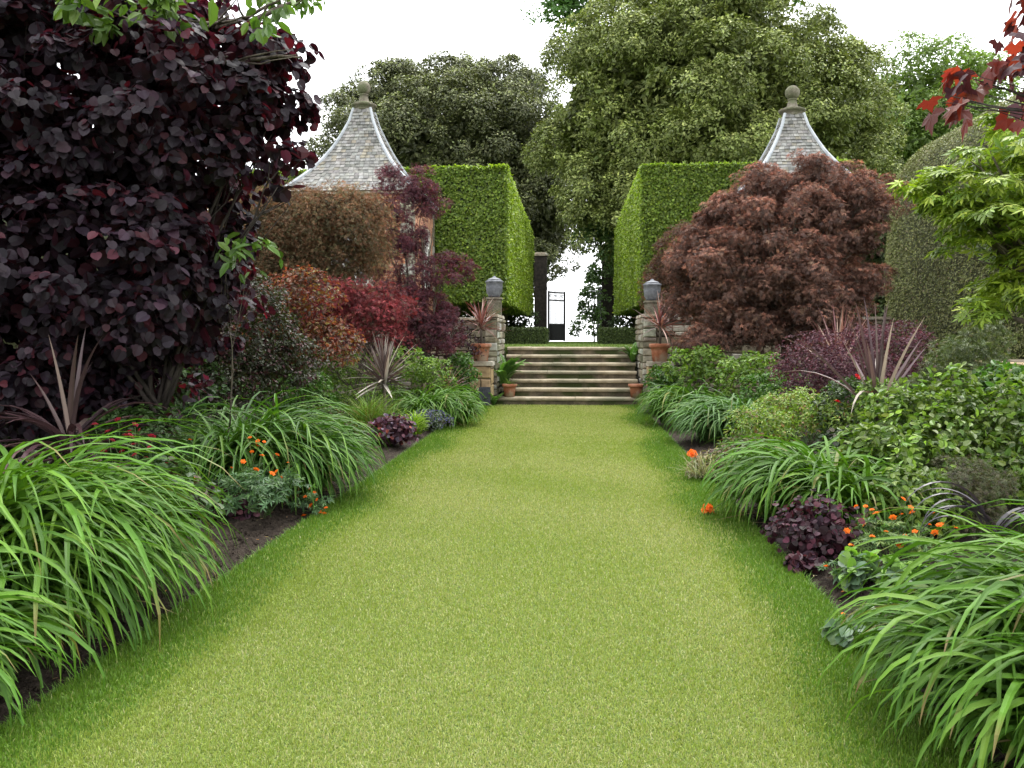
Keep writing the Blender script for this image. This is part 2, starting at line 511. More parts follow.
def daylily(loc, rad, h, n, label, pal=GREEN_DAY, W=.022, toward=None, bias=.0, group='daylily clumps along the lawn', spread=.38, S=9, name='daylily_clump', arch=142):
    reseed(label)
    loc = np.array(loc, float)
    mb = MB()
    az = rng.uniform(0, 2 * np.pi, n)
    # many fans stand side by side; each arches over, the outer fans lower
    nf = max(3, n // 45)
    fa = rng.uniform(0, 2 * np.pi, nf); fr = np.sqrt(rng.random(nf)) * spread * 1.55 * rad
    fi = rng.integers(0, nf, n)
    out = fr[fi] / (spread * 1.55 * rad)
    k = rng.random(n) < out * .85
    az[k] = fa[fi][k] + rng.normal(0, .75, k.sum())
    if toward is not None:
        k = rng.random(n) < bias
        az[k] = toward + rng.normal(0, .8, k.sum())
    b = np.stack([np.sin(fa[fi]) * fr[fi], np.cos(fa[fi]) * fr[fi], np.zeros(n)], -1) + rng.normal(0, .035, (n, 3)) * [1, 1, 0]
    o = rng.random(n) ** .8
    el0 = R(86) - R(34) * o * rng.uniform(.4, 1.1, n)
    droop = R(rng.uniform(arch * .78, arch * 1.18, n))
    s = np.linspace(0, 1, 25)
    el = el0[:, None] - droop[:, None] * s ** 1.5
    zm = np.cumsum(np.sin(el), 1).max(1) / 25; xm = np.cumsum(np.cos(el), 1).max(1) / 25
    tz = h * (1 - .34 * o ** 1.3) * (1 - .42 * out ** 1.6) * rng.uniform(.62, 1.06, n)
    tx = (rad * 1.12 - np.hypot(b[:, 0], b[:, 1]) * np.clip(np.cos(az - fa[fi]), -.3, 1) * .95) * rng.uniform(.6, 1.04, n)
    tx = np.maximum(tx, rad * .25)
    L = np.minimum(tz / zm, tx / xm)
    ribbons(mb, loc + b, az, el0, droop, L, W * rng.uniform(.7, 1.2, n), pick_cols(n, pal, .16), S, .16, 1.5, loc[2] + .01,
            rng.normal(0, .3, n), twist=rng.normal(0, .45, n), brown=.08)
    # scrap of dead straw leaves at the base
    m = max(6, n // 14)
    az2 = rng.uniform(0, 2 * np.pi, m)
    ribbons(mb, loc + rng.normal(0, rad * .2, (m, 3)) * [1, 1, 0], az2, R(50) * rng.random(m), R(70) * np.ones(m), rad * rng.uniform(.4, .9, m), np.full(m, W * .5),
            pick_cols(m, [((.25, .19, .09), 1), ((.16, .12, .06), 1)]), 5, .3, 1.2, loc[2] + .01)
    o_ = mb.build(name, M['blade'], origin=loc)
    return tag(o_, label, 'daylily', group)


def cordyline(loc, stem, L, n, label, pal, W=.04, lo=-25, hi=85, dr=18, group=None, lean=(0, 0), parent=None, rs=.03, droopers=0):
    loc = np.array(loc, float)
    root = parent or thing('cordyline', loc, label, 'cordyline', group)
    base = np.zeros(3) if parent is None else loc
    mb = MB()
    top = base + np.array([lean[0], lean[1], stem])
    mb.tube([base - UP * .03, base * .5 + top * .5 + [.01, 0, 0], top + UP * .06], [rs * 1.2, rs, rs * .8], 8)
    mb.build('stem', M['bark'], root, True)
    mb = MB()
    az = rng.uniform(0, 2 * np.pi, n)
    el = R(lo) + (R(hi) - R(lo)) * rng.random(n) ** .75
    b = top + rng.normal(0, .012, (n, 3)) + np.stack([np.zeros(n), np.zeros(n), rng.uniform(-.06, .08, n)], -1)
    d = R(dr) * rng.uniform(.2, 1.6, n)
    if droopers: d[:droopers] = R(100) * rng.uniform(.7, 1.2, droopers); el[:droopers] = R(55) * rng.uniform(.5, 1, droopers)
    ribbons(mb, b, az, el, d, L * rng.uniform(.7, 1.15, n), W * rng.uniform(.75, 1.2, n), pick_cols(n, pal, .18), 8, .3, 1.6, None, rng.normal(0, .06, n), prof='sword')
    mb.build('leaves', M['sword'], root)
    return root


def shrub(name, loc, lobes, label, cat, mat, n_clump, cr, n_leaf, L, tmpl, pal, group=None, r0=.04, bark='bark', **kw):
    """a leafy shrub or small tree: stems and a crown of leaves over its lobes (world coordinates)"""
    loc = np.array(loc, float)
    root = thing(name, loc, label, cat, group)
    ll = [(np.array(c) - loc, np.array(r)) for c, r in lobes]
    mb = MB(); limbs_to(mb, (0, 0, 0), ll, r0, kw.pop('fork', .3))
    mb.build('trunk' if 'tree' in name or 'maple' in name or 'hazel' in name or 'oak' in name else 'stems', M[bark], root, True)
    mb = MB()
    kp = kw.pop('keep', None)
    foliage(mb, ll, n_clump, cr, n_leaf, L, tmpl, pal, keep=(lambda q: kp(q + loc)) if kp else None, **kw)
    mb.build('crown' if r0 > .06 else 'foliage', M[mat], root)
    return root


def mound(x, y, r, h, z=.05):
    return [((x, y, z + h * .5), (r, r, h * .5))]


def petals(k, r, cup=.35):
    """one simple flower of k rounded petals"""
    mb = MB()
    for ring, (kk, rr, zz) in enumerate([(k, r, 0), (k, r * .7, r * .12)]):
        a = np.arange(kk) * 2 * np.pi / kk + ring * np.pi / kk + rng.normal(0, .08, kk)
        D = np.stack([np.cos(a), np.sin(a), np.full(kk, cup + ring * .5)], -1)
        N = np.stack([-np.cos(a) * cup, -np.sin(a) * cup, np.ones(kk)], -1)
        P = np.zeros((kk, 3)); P[:, 2] = zz
        put_leaves(mb, P, D, N, np.full(kk, rr), np.full(kk, rr * 1.0), OVAL, pick_cols(kk, [((1, 1, 1), 1)], .01))
    return mb


def flower_mesh(name, k, r, col, eye=None):
    mb = petals(k, r)
    for c in mb.C: c[:, :3] *= col
    if eye:
        th = np.linspace(0, 2 * np.pi, 7, endpoint=False)
        mb.add([(r * .22 * math.cos(t), r * .22 * math.sin(t), r * .16) for t in th] + [(0, 0, r * .3)], [(i, (i + 1) % 7, 7) for i in range(7)], eye)
    return mb


def flowering(name, loc, label, cat, r, h, n_leaf, leaf_L, leaf_pal, fl, fr, col, nst, group=None, tmpl=ACER, leaf_h=.35, spread=1.2, eye=(.5, .35, .05), heads=None, stem_col=None):
    """leafy basal mound with wiry stems each carrying a flower"""
    loc = np.array(loc, float)
    root = thing(name, loc, label, cat, group)
    mb = MB()
    foliage(mb, [((0, 0, leaf_h * .5), (r, r, leaf_h * .5))], max(8, n_leaf // 25), leaf_h * .3, n_leaf, leaf_L, tmpl, leaf_pal, wl=.9, up=.9, inner=.1, minz=-.2)
    mb.build('foliage', M['leaf'], root)
    st = MB(); pts = []
    for i in range(nst):
        a = rng.uniform(0, 2 * np.pi); rr = r * spread * rng.random() ** .5
        e = np.array([math.cos(a) * rr, math.sin(a) * rr, h * rng.uniform(.6, 1.08)])
        if heads is not None:
            if i < len(heads): e = np.array(heads[i], float) - loc
        b = np.array([e[0] * .35, e[1] * .35, .02])
        t = np.linspace(0, 1, 5)[:, None]
        P = b + (e - b) * t + np.sin(t * np.pi) * np.array([rng.normal(0, .03), rng.normal(0, .03), .03])
        st.tube(P, np.linspace(.0035, .002, 5), 5); pts.append(e)
    st.build('flower_stems', M['stalk'], root)
    proto = None
    for e in pts:
        if proto is None:
            proto = flower_mesh('flower', fl, fr, col, eye).build('flower', M['petal'], root); o = proto
        else:
            o = proto.copy(); COL.objects.link(o); o.parent = root
        o.location = e
        s = rng.uniform(.7, 1.2); o.scale = (s, s, s)
        o.rotation_euler = (rng.uniform(-.9, .5) - .2, rng.uniform(-.6, .6), rng.uniform(0, 6.28))
    return root


M['stalk'] = noise_mat('green_stalk', [(.04, .07, .02), (.06, .10, .03), (.09, .09, .04)], 20, .7, .1)

# ================================================================== SETTING
sc = bpy.context.scene
world = bpy.data.worlds.new("World"); sc.world = world; world.use_nodes = True
nt = world.node_tree; nt.nodes.clear()
SUN_EL, SUN_ROT = 66, 25
sky = nt.nodes.new('ShaderNodeTexSky'); sky.sky_type = 'NISHITA'; sky.sun_disc = False
sky.sun_elevation = R(SUN_EL); sky.sun_rotation = R(SUN_ROT)
sky.air_density = 1.0; sky.dust_density = 4.0; sky.ozone_density = 1.0
hs = nt.nodes.new('ShaderNodeHueSaturation'); hs.inputs['Saturation'].default_value = .16
bg = nt.nodes.new('ShaderNodeBackground'); bg.inputs['Strength'].default_value = .15
wo = nt.nodes.new('ShaderNodeOutputWorld')
nt.links.new(sky.outputs[0], hs.inputs['Color']); cm = nt.nodes.new('ShaderNodeMix'); cm.data_type = 'RGBA'; cm.inputs[0].default_value = .75   # the cloud sheet evens out the sky
cm.inputs[7].default_value = (6.6, 6.75, 6.9, 1)
nt.links.new(hs.outputs[0], cm.inputs[6]); nt.links.new(cm.outputs[2], bg.inputs[0]); nt.links.new(bg.outputs[0], wo.inputs[0])
sl = bpy.data.lights.new('overcast_sun', 'SUN'); sl.energy = 1.0; sl.angle = R(25); sl.color = (1, .97, .92)
so = bpy.data.objects.new('overcast_sun', sl); COL.objects.link(so)
so.rotation_euler = (-R(90 - SUN_EL), 0, -R(SUN_ROT)); so.location = (0, 10, 30)
sc.view_settings.view_transform = 'Standard'
sc.view_settings.look = 'None'
sc.view_settings.exposure = 1.8
sc.view_settings.gamma = 1
sc.view_settings.use_curve_mapping = False
sc.render.engine = 'CYCLES'
sc.cycles.max_bounces = 7; sc.cycles.diffuse_bounces = 4; sc.cycles.glossy_bounces = 2
sc.cycles.transmission_bounces = 4; sc.cycles.transparent_max_bounces = 4
sc.cycles.sample_clamp_indirect = 4

LX0, LX1 = -2.17, 1.44     # lawn edges
TZ = 1.28                  # level of the upper terrace
STEP_Y = 18.4


def sheet(name, xs, ys, zf, mat):
    mb = MB()
    X, Y = np.meshgrid(xs, ys)
    V = np.stack([X, Y, zf(X, Y)], -1).reshape(-1, 3)
    nx, ny = len(xs), len(ys)
    i = np.arange((ny - 1) * (nx - 1)); r = i // (nx - 1); c = i % (nx - 1); a = r * nx + c
    mb.V.append(V); mb.C.append(np.ones((len(V), 4))); mb.n += len(V)
    mb.L.append(np.stack([a, a + 1, a + nx + 1, a + nx], -1).ravel()); mb.T.append(np.full(len(a), 4))
    return structure(mb.build(name, mat, None, True))


def hillz(X, Y):
    z = np.full(X.shape, -.25)
    t = np.clip((Y - 54) / 260, 0, 1)
    return z - 30 * t ** 1.3


sheet('ground', np.concatenate([np.linspace(-5000, -200, 12), np.linspace(-120, 120, 25), np.linspace(200, 5000, 12)]),
      np.concatenate([np.linspace(-400, -40, 6), np.linspace(-20, 60, 17), np.linspace(70, 320, 26), np.linspace(500, 6000, 12)]), hillz, M['field'])


def smooth_noise(X, Y, sc_, seed, octv=3):
    r = np.random.default_rng(seed); o = 0
    for k in range(octv):
        for j in range(4):
            a, b, p = r.normal(0, 1), r.normal(0, 1), r.uniform(0, 6.28)
            o = o + np.sin((a * X + b * Y) * sc_ * 2 ** k + p) / 2 ** k
    return o / 4


lawn = MB(); lawn.box((LX0, -5, -.24), (LX1, STEP_Y + .05, 0.))
structure(lawn.build('lawn', M['turf']))

# planting beds: broken soil sloping up from a cut edge
for sgn, name in ((-1, 'soil_bed'), (1, 'soil_bed')):
    e = LX0 if sgn < 0 else LX1
    off = np.concatenate([np.arange(0.004, 1.3, .022), np.arange(1.35, 3, .12), np.arange(3.2, 9.2, .5)])
    xs = e + sgn * off
    if sgn < 0: xs = xs[::-1]
    ys = np.concatenate([np.arange(-5, 2.5, .3), np.arange(2.5, 9, .024), np.arange(9, 20.05, .15)])

    def zf(X, Y, e=e, sgn=sgn):
        d = np.abs(X - e)
        z = -.055 + .11 * np.clip(d / .5, 0, 1) ** .7
        z = z + (.013 * smooth_noise(X, Y, 9, 3, 4) + .008 * rng.normal(0, 1, X.shape) * (d < 1.3)) * np.clip(d / .08, 0, 1)
        return z
    sheet(name, xs, ys, zf, M['soil'])

mb = MB()   # clods and crumbs of soil
n = 5200
sd = rng.random(n) < .5
d = .02 + rng.random(n) ** 1.5 * 1.0
P = np.stack([np.where(sd, LX0 - d, LX1 + d), rng.uniform(2.9, 9, n), -.05 + .11 * np.clip(d / .5, 0, 1) ** .7], -1)
s = .004 + .014 * rng.random(n) ** 3
oc = np.array([(1, 0, 0), (0, 1, 0), (-1, 0, 0), (0, -1, 0), (0, 0, 1), (0, 0, -1)], float)
V = P[:, None, :] + s[:, None, None] * (oc[None] * rng.uniform(.6, 1.4, (n, 6, 1)) + rng.normal(0, .15, (n, 6, 3)))
mb.batch(V, [(0, 1, 4), (1, 2, 4), (2, 3, 4), (3, 0, 4), (1, 0, 5), (2, 1, 5), (3, 2, 5), (0, 3, 5)], np.ones((n, 3)))
stuff(mb.build('soil_crumbs', M['soil']), 'loose crumbs of dark soil along the bed edges')

# mown grass
mb = MB()


def grass(y, x0=LX0, x1=LX1, z=0.):
    n = len(y)
    x = rng.uniform(x0 - .012, x1 + .012, n)
    w0 = .0019 + .00045 * y; h0 = .014 + .0008 * y
    de = np.minimum(x - x0, x1 - x)
    lush = np.clip(1 - (de - .10 - .22 * smooth_noise(x, y, 1.1, 11)) / .68, 0, 1)
    pat = smooth_noise(x, y, 2.2, 5) * .5 + smooth_noise(x, y, .7, 6) * .5
    dry = np.clip(.54 + .55 * pat - .8 * lush, .03, .9)
    isdry = rng.random(n) < dry
    c = pick_cols(n, [((.21, .278, .048), 3), ((.24, .305, .058), 2), ((.18, .245, .04), 2)], .11)
    c[isdry] = pick_cols(isdry.sum(), [((.32, .34, .13), 3), ((.39, .375, .20), 1.3), ((.28, .32, .095), 4)], .12)
    gl = (lush * rng.uniform(.5, 1.3, n) > .45) & ~isdry
    c[gl] = pick_cols(gl.sum(), [((.085, .175, .014), 3), ((.11, .20, .018), 2)], .12)
    h = h0 * rng.uniform(.5, 1.25, n) * (1 + .7 * lush)
    w = w0 * rng.uniform(.7, 1.3, n)
    a = rng.uniform(0, 2 * np.pi, n); le = np.abs(rng.normal(0, 1.0, n))
    tip = np.stack([np.cos(a) * np.sin(le), np.sin(a) * np.sin(le), np.maximum(np.cos(le), .1)], -1) * h[:, None]
    b = np.stack([x, y, np.full(n, z)], -1)
    sa = a + np.pi / 2 + rng.normal(0, .7, n)
    sv = np.stack([np.cos(sa), np.sin(sa), np.zeros(n)], -1) * (w / 2)[:, None]
    m_ = b + tip * .55 + UP * (h * .12)[:, None]
    V = np.stack([b - sv, b + sv, m_ + sv * .8, b + tip, m_ - sv * .8], 1)
    mb.batch(V, [(0, 1, 2, 4), (4, 2, 3)], c)


# thick near the walker, thinner and broader bladed with distance, without a seam
u = rng.random(760000)
grass(2.3 * (STEP_Y / 2.3) ** (u ** 1.05))
grass(rng.uniform(-3, 2.4, 9000))
stuff(mb.build('lawn_grass', M['grass']), 'short mown grass with straw coloured flecks')

# a fringe of longer grass where the mower misses
mb = MB()
n = 9000
sd = rng.random(n) < .5; y = 2.6 + (STEP_Y - 2.6) * rng.random(n) ** 1.4
x = np.where(sd, LX0, LX1) + rng.normal(0, .02, n)
az = np.where(sd, -np.pi / 2, np.pi / 2) + rng.normal(0, 1.2, n)
ribbons(mb, np.stack([x, y, np.full(n, -.02)], -1), az, R(rng.uniform(35, 85, n)), R(rng.uniform(10, 80, n)), rng.uniform(.03, .085, n), .004 + .0004 * y,
        pick_cols(n, [((.075, .165, .02), 3), ((.11, .20, .03), 2)], .2), 3, .1, 1.3, None, prof='taper')
stuff(mb.build('edge_grass', M['grass']), 'longer green grass along the cut lawn edges')

# ------------------------------------------------------------------ terrace, steps, walls
tb = MB(); tb.box((-16, 20.55, -.2), (16, 54, TZ - .012)); structure(tb.build('terrace', M['turf']))
mb = MB()
n = 26000
x = rng.uniform(-4, 4, n); y = 20.75 + 30 * rng.random(n) ** 1.8
h = rng.uniform(.02, .045, n); a = rng.uniform(0, 6.28, n)
b = np.stack([x, y, np.full(n, TZ - .014)], -1)
sv = np.stack([np.cos(a), np.sin(a) * .3, np.zeros(n)], -1) * .012
V = np.stack([b - sv, b + sv, b + np.stack([rng.normal(0, .02, n), rng.normal(0, .02, n), h], -1)], 1)
mb.batch(V, [(0, 1, 2)], pick_cols(n, [((.10, .17, .03), 3), ((.16, .21, .06), 2)], .2))
stuff(mb.build('terrace_grass', M['grass']), 'mown grass on the upper terrace')

steps = thing('stone_steps', (-.17, STEP_Y, 0), 'flight of seven worn stone steps between the two stone piers', 'steps')
NS = 7; RH = TZ / NS; TD = .325
for i in range(NS):
    y0 = STEP_Y + i * TD
    xa, xb = (-1.95, 1.62) if i == 0 else (-1.62, 1.48)
    z1 = RH * (i + 1)
    th = .075
    rb = MB(); rb.box((xa + .17 + .02, .04 + i * TD, z1 - RH - .0), (xb + .17 - .02, (i + 1) * TD + .06 if i < NS - 1 else (i + 1) * TD, z1 - th))
    rb.build('riser', M['riser'], steps)
    mbt = MB()
    # each tread is several slabs with worn noses
    cuts = np.concatenate([[xa], np.sort(rng.uniform(xa + .5, xb - .5, 2)), [xb]])
    if cuts[2] - cuts[1] < .4: cuts = cuts[[0, 1, 3]]
    for q in range(len(cuts) - 1):
        x0, x1 = cuts[q] + .17 + .004, cuts[q + 1] + .17 - .004
        xs = np.linspace(x0, x1, 14)
        dz = smooth_noise(xs, xs * 0 + i * 3.1 + q, 3, 31) * .008; dy = smooth_noise(xs, xs * 0 + i * 1.7, 4, 33) * .012
        prof = [(.0, -th), (-.012, -th * .6), (-.006, -.018), (.025, -.002), (TD * .6, .0), (TD + .03, .0), (TD + .03, -th)]
        Vt, Ft = [], []
        for k, xx in enumerate(xs):
            for (py, pz) in prof: Vt.append((xx, i * TD + py + (dy[k] if py < .1 else 0), z1 + pz + (dz[k] if pz > -th + .001 else 0)))
        m_ = len(prof)
        for k in range(13):
            for j in range(m_):
                j2 = (j + 1) % m_
                Ft.append((k * m_ + j, k * m_ + j2, (k + 1) * m_ + j2, (k + 1) * m_ + j))
        Ft += [tuple(range(m_))[::-1], tuple(13 * m_ + j for j in range(m_))]
        mbt.add(Vt, Ft)
    mbt.build('tread', M['tread'], steps)


def rubble(mb, x0, x1, z0, z1, yf, axis='y', sgn=-1, pal=None, hmean=.17, dep=.05):
    """courses of rough stones proud of a face"""
    pal = pal or [((.20, .165, .11), 4), ((.27, .23, .16), 3), ((.13, .115, .09), 3), ((.34, .31, .25), 1)]
    z = z0
    while z < z1 - .03:
        h = min(hmean * rng.uniform(.6, 1.3), z1 - z)
        x = x0
        while x < x1 - .02:
            w = min(rng.uniform(.16, .48), x1 - x)
            if x1 - x - w < .1: w = x1 - x
            p = dep * rng.uniform(.4, 1.)
            g = .008; b = .022
            pts = []
            for (ux, uz) in ((x + g, z + g), (x + w - g, z + g), (x + w - g, z + h - g), (x + g, z + h - g)):
                pts.append((ux + rng.normal(0, .006), uz + rng.normal(0, .006)))
            V = []
            for (ux, uz) in pts: V.append((ux, 0, uz))
            cx, cz = x + w / 2, z + h / 2
            for (ux, uz) in pts: V.append((ux + np.sign(cx - ux) * b, p * rng.uniform(.7, 1.1), uz + np.sign(cz - uz) * b))
            V = np.array(V)
            if axis == 'y': W_ = np.stack([V[:, 0], yf + sgn * V[:, 1], V[:, 2]], -1)
            else: W_ = np.stack([yf + sgn * V[:, 1], V[:, 0], V[:, 2]], -1)
            fs = [(4, 5, 6, 7), (0, 1, 5, 4), (1, 2, 6, 5), (2, 3, 7, 6), (3, 0, 4, 7)]
            if (axis == 'y' and sgn > 0) or (axis == 'x' and sgn < 0): fs = [f[::-1] for f in fs]
            mb.add(W_, fs, pick_cols(1, pal, .15)[0])
            x += w
        z += h


def stone_wall(name, lo, hi, label, cope=.0, faces=('front',), pal=None, cat='wall', over=.04, hmean=.17):
    root = thing(name, ((lo[0] + hi[0]) / 2, (lo[1] + hi[1]) / 2, lo[2]), label, cat)
    o = np.array(root.location)
    zt = hi[2] - cope
    mb = MB()
    mb.box(np.array(lo) - o, np.array((hi[0], hi[1], zt)) - o, (.12, .10, .07))
    if 'front' in faces: rubble(mb, lo[0] - o[0], hi[0] - o[0], lo[2] - o[2], zt - o[2], lo[1] - o[1], 'y', -1, pal, hmean)
    if 'east' in faces: rubble(mb, lo[1] - o[1], hi[1] - o[1], lo[2] - o[2], zt - o[2], hi[0] - o[0], 'x', 1, pal, hmean)
    if 'west' in faces: rubble(mb, lo[1] - o[1], hi[1] - o[1], lo[2] - o[2], zt - o[2], lo[0] - o[0], 'x', -1, pal, hmean)
    mb.build('masonry', M['rubble'], root)
    if cope:
        mb = MB()
        mb.box((lo[0] - o[0] - over, lo[1] - o[1] - over - .03, zt - o[2] + .002), (hi[0] - o[0] + over, hi[1] - o[1] + over, hi[2] - o[2]), None, .012)
        mb.build('coping', M['stone'], root)
    return root


stone_wall('retaining_wall', (-9.5, 20.02, -.1), (-2.06, 20.5, 2.0), 'rough stone retaining wall behind the purple maple beside the steps', .07)
stone_wall('retaining_wall', (1.98, 20.02, -.1), (9.5, 20.5, 2.0), 'rough stone retaining wall behind the big bronze maple', .07)
PALE = [((.27, .245, .19), 4), ((.20, .18, .13), 3), ((.34, .33, .28), 3), ((.14, .13, .085), 2)]
stone_wall('stone_pier', (-2.0, 18.75, -.1), (-1.72, 20.62, 2.04), 'lichened stone flank wall of the steps on the purple maple side', .07, ('front', 'east'), PALE, over=.02)
stone_wall('stone_pier', (1.56, 18.75, -.1), (1.86, 20.62, 2.04), 'lichened stone flank wall of the steps on the bronze maple side', .07, ('front', 'west'), PALE, over=.02)
OCH = [((.34, .26, .14), 3), ((.28, .20, .11), 2), ((.22, .18, .12), 1)]
stone_wall('stone_plinth', (-2.32, 18.12, -.1), (-1.80, 18.66, .98), 'golden stone plinth carrying the potted cordyline near the leaning slate', .09, ('front', 'east'), OCH, 'plinth', hmean=.3)
stone_wall('stone_plinth', (1.66, 18.12, -.1), (2.14, 18.66, .98), 'golden stone plinth carrying the potted cordyline before the bronze maple', .09, ('front', 'west'), OCH, 'plinth', hmean=.3)


def urn(x, y, z, label):
    root = thing('lead_urn', (x, y, z), label, 'urn', 'lead urns on the flank walls')
    mb = MB(); mb.box((-.17, -.17, 0), (.17, .17, .40)); mb.box((-.2, -.2, .402), (.2, .2, .45), None, .015); mb.build('pedestal', M['oldstone'], root)
    mb = MB(); mb.lathe([(.10, .452), (.15, .47), (.15, .50), (.19, .55), (.205, .70), (.205, .80), (.225, .82), (.225, .845), (.19, .86)], sides=20); mb.build('bowl', M['lead'], root, True)
    mb = MB(); mb.lathe([(.19, .862), (.15, .90), (.08, .925), (.045, .935), (.04, .96), (.0, .975)], sides=20); mb.build('lid', M['lead'], root, True)


urn(-1.93, 20.3, 2.042, 'lidded lead urn above the flank wall beside the purple maple')
urn(1.9, 20.3, 1.95, 'lidded lead urn above the flank wall half hidden by the bronze maple')

POT = [(.10, 0), (.135, 0), (.165, .20), (.18, .275), (.205, .28), (.21, .285), (.21, .345), (.20, .352), (.18, .35), (.175, .30), (.0, .30)]


def pot(root, s=1.):
    mb = MB(); mb.lathe([(r * s, z * s) for r, z in POT], sides=28)
    mb.build('pot', M['terracotta'], root, True)
    mb = MB(); mb.lathe([(0, .306 * s), (.174 * s, .308 * s), (0, .318 * s)], sides=16); mb.build('soil', M['soil'], root)


RED_SWORD = [((.22, .085, .07), 4), ((.30, .14, .11), 3), ((.13, .05, .05), 3), ((.36, .24, .18), 1)]
for x, lab in ((-2.05, 'terracotta pot of spiky red cordyline on the plinth beside the purple maple'),
               (1.9, 'terracotta pot of spiky red cordyline on the plinth before the bronze maple')):
    r = thing('potted_cordyline', (x, 18.4, .982), lab, 'potted plant', 'potted cordylines on the plinths')
    pot(r, 1.12)
    cordyline((0, 0, .34), .42, .72, 60, '', RED_SWORD, .032, -30, 85, 22, parent=r)

r = thing('terracotta_pot', (-1.42, 18.52, RH + .002), 'small terracotta pot with a fern seedling on the bottom step', 'pot', 'pots on the bottom step'); pot(r, .82)
mb = MB(); n = 40
ribbons(mb, np.tile([0, 0, .25], (n, 1)) + rng.normal(0, .02, (n, 3)), rng.uniform(0, 6.28, n), R(rng.uniform(20, 80, n)), R(rng.uniform(20, 90, n)), rng.uniform(.12, .3, n), np.full(n, .018), pick_cols(n, GREEN_FRESH), 5)
mb.build('foliage', M['leaf'], r)
r = thing('terracotta_pot', (1.40, 18.5, RH + .002), 'small empty terracotta pot on the bottom step by the far daylilies', 'pot', 'pots on the bottom step'); pot(r, .84)

mb = MB(); mb.box((-.13, -.02, 0), (.13, .02, .40), None, .004)
for k in range(4): mb.box((-.09 + k * .05, -.028, .24), (-.07 + k * .05, -.0205, .36))
o = mb.build('slate_sign', M['slate_dark']); o.location = (-1.93, 17.98, .03); o.rotation_euler = (R(-9), 0, 0)
tag(o, 'small dark slate leaning against the golden plinth foot', 'slate')


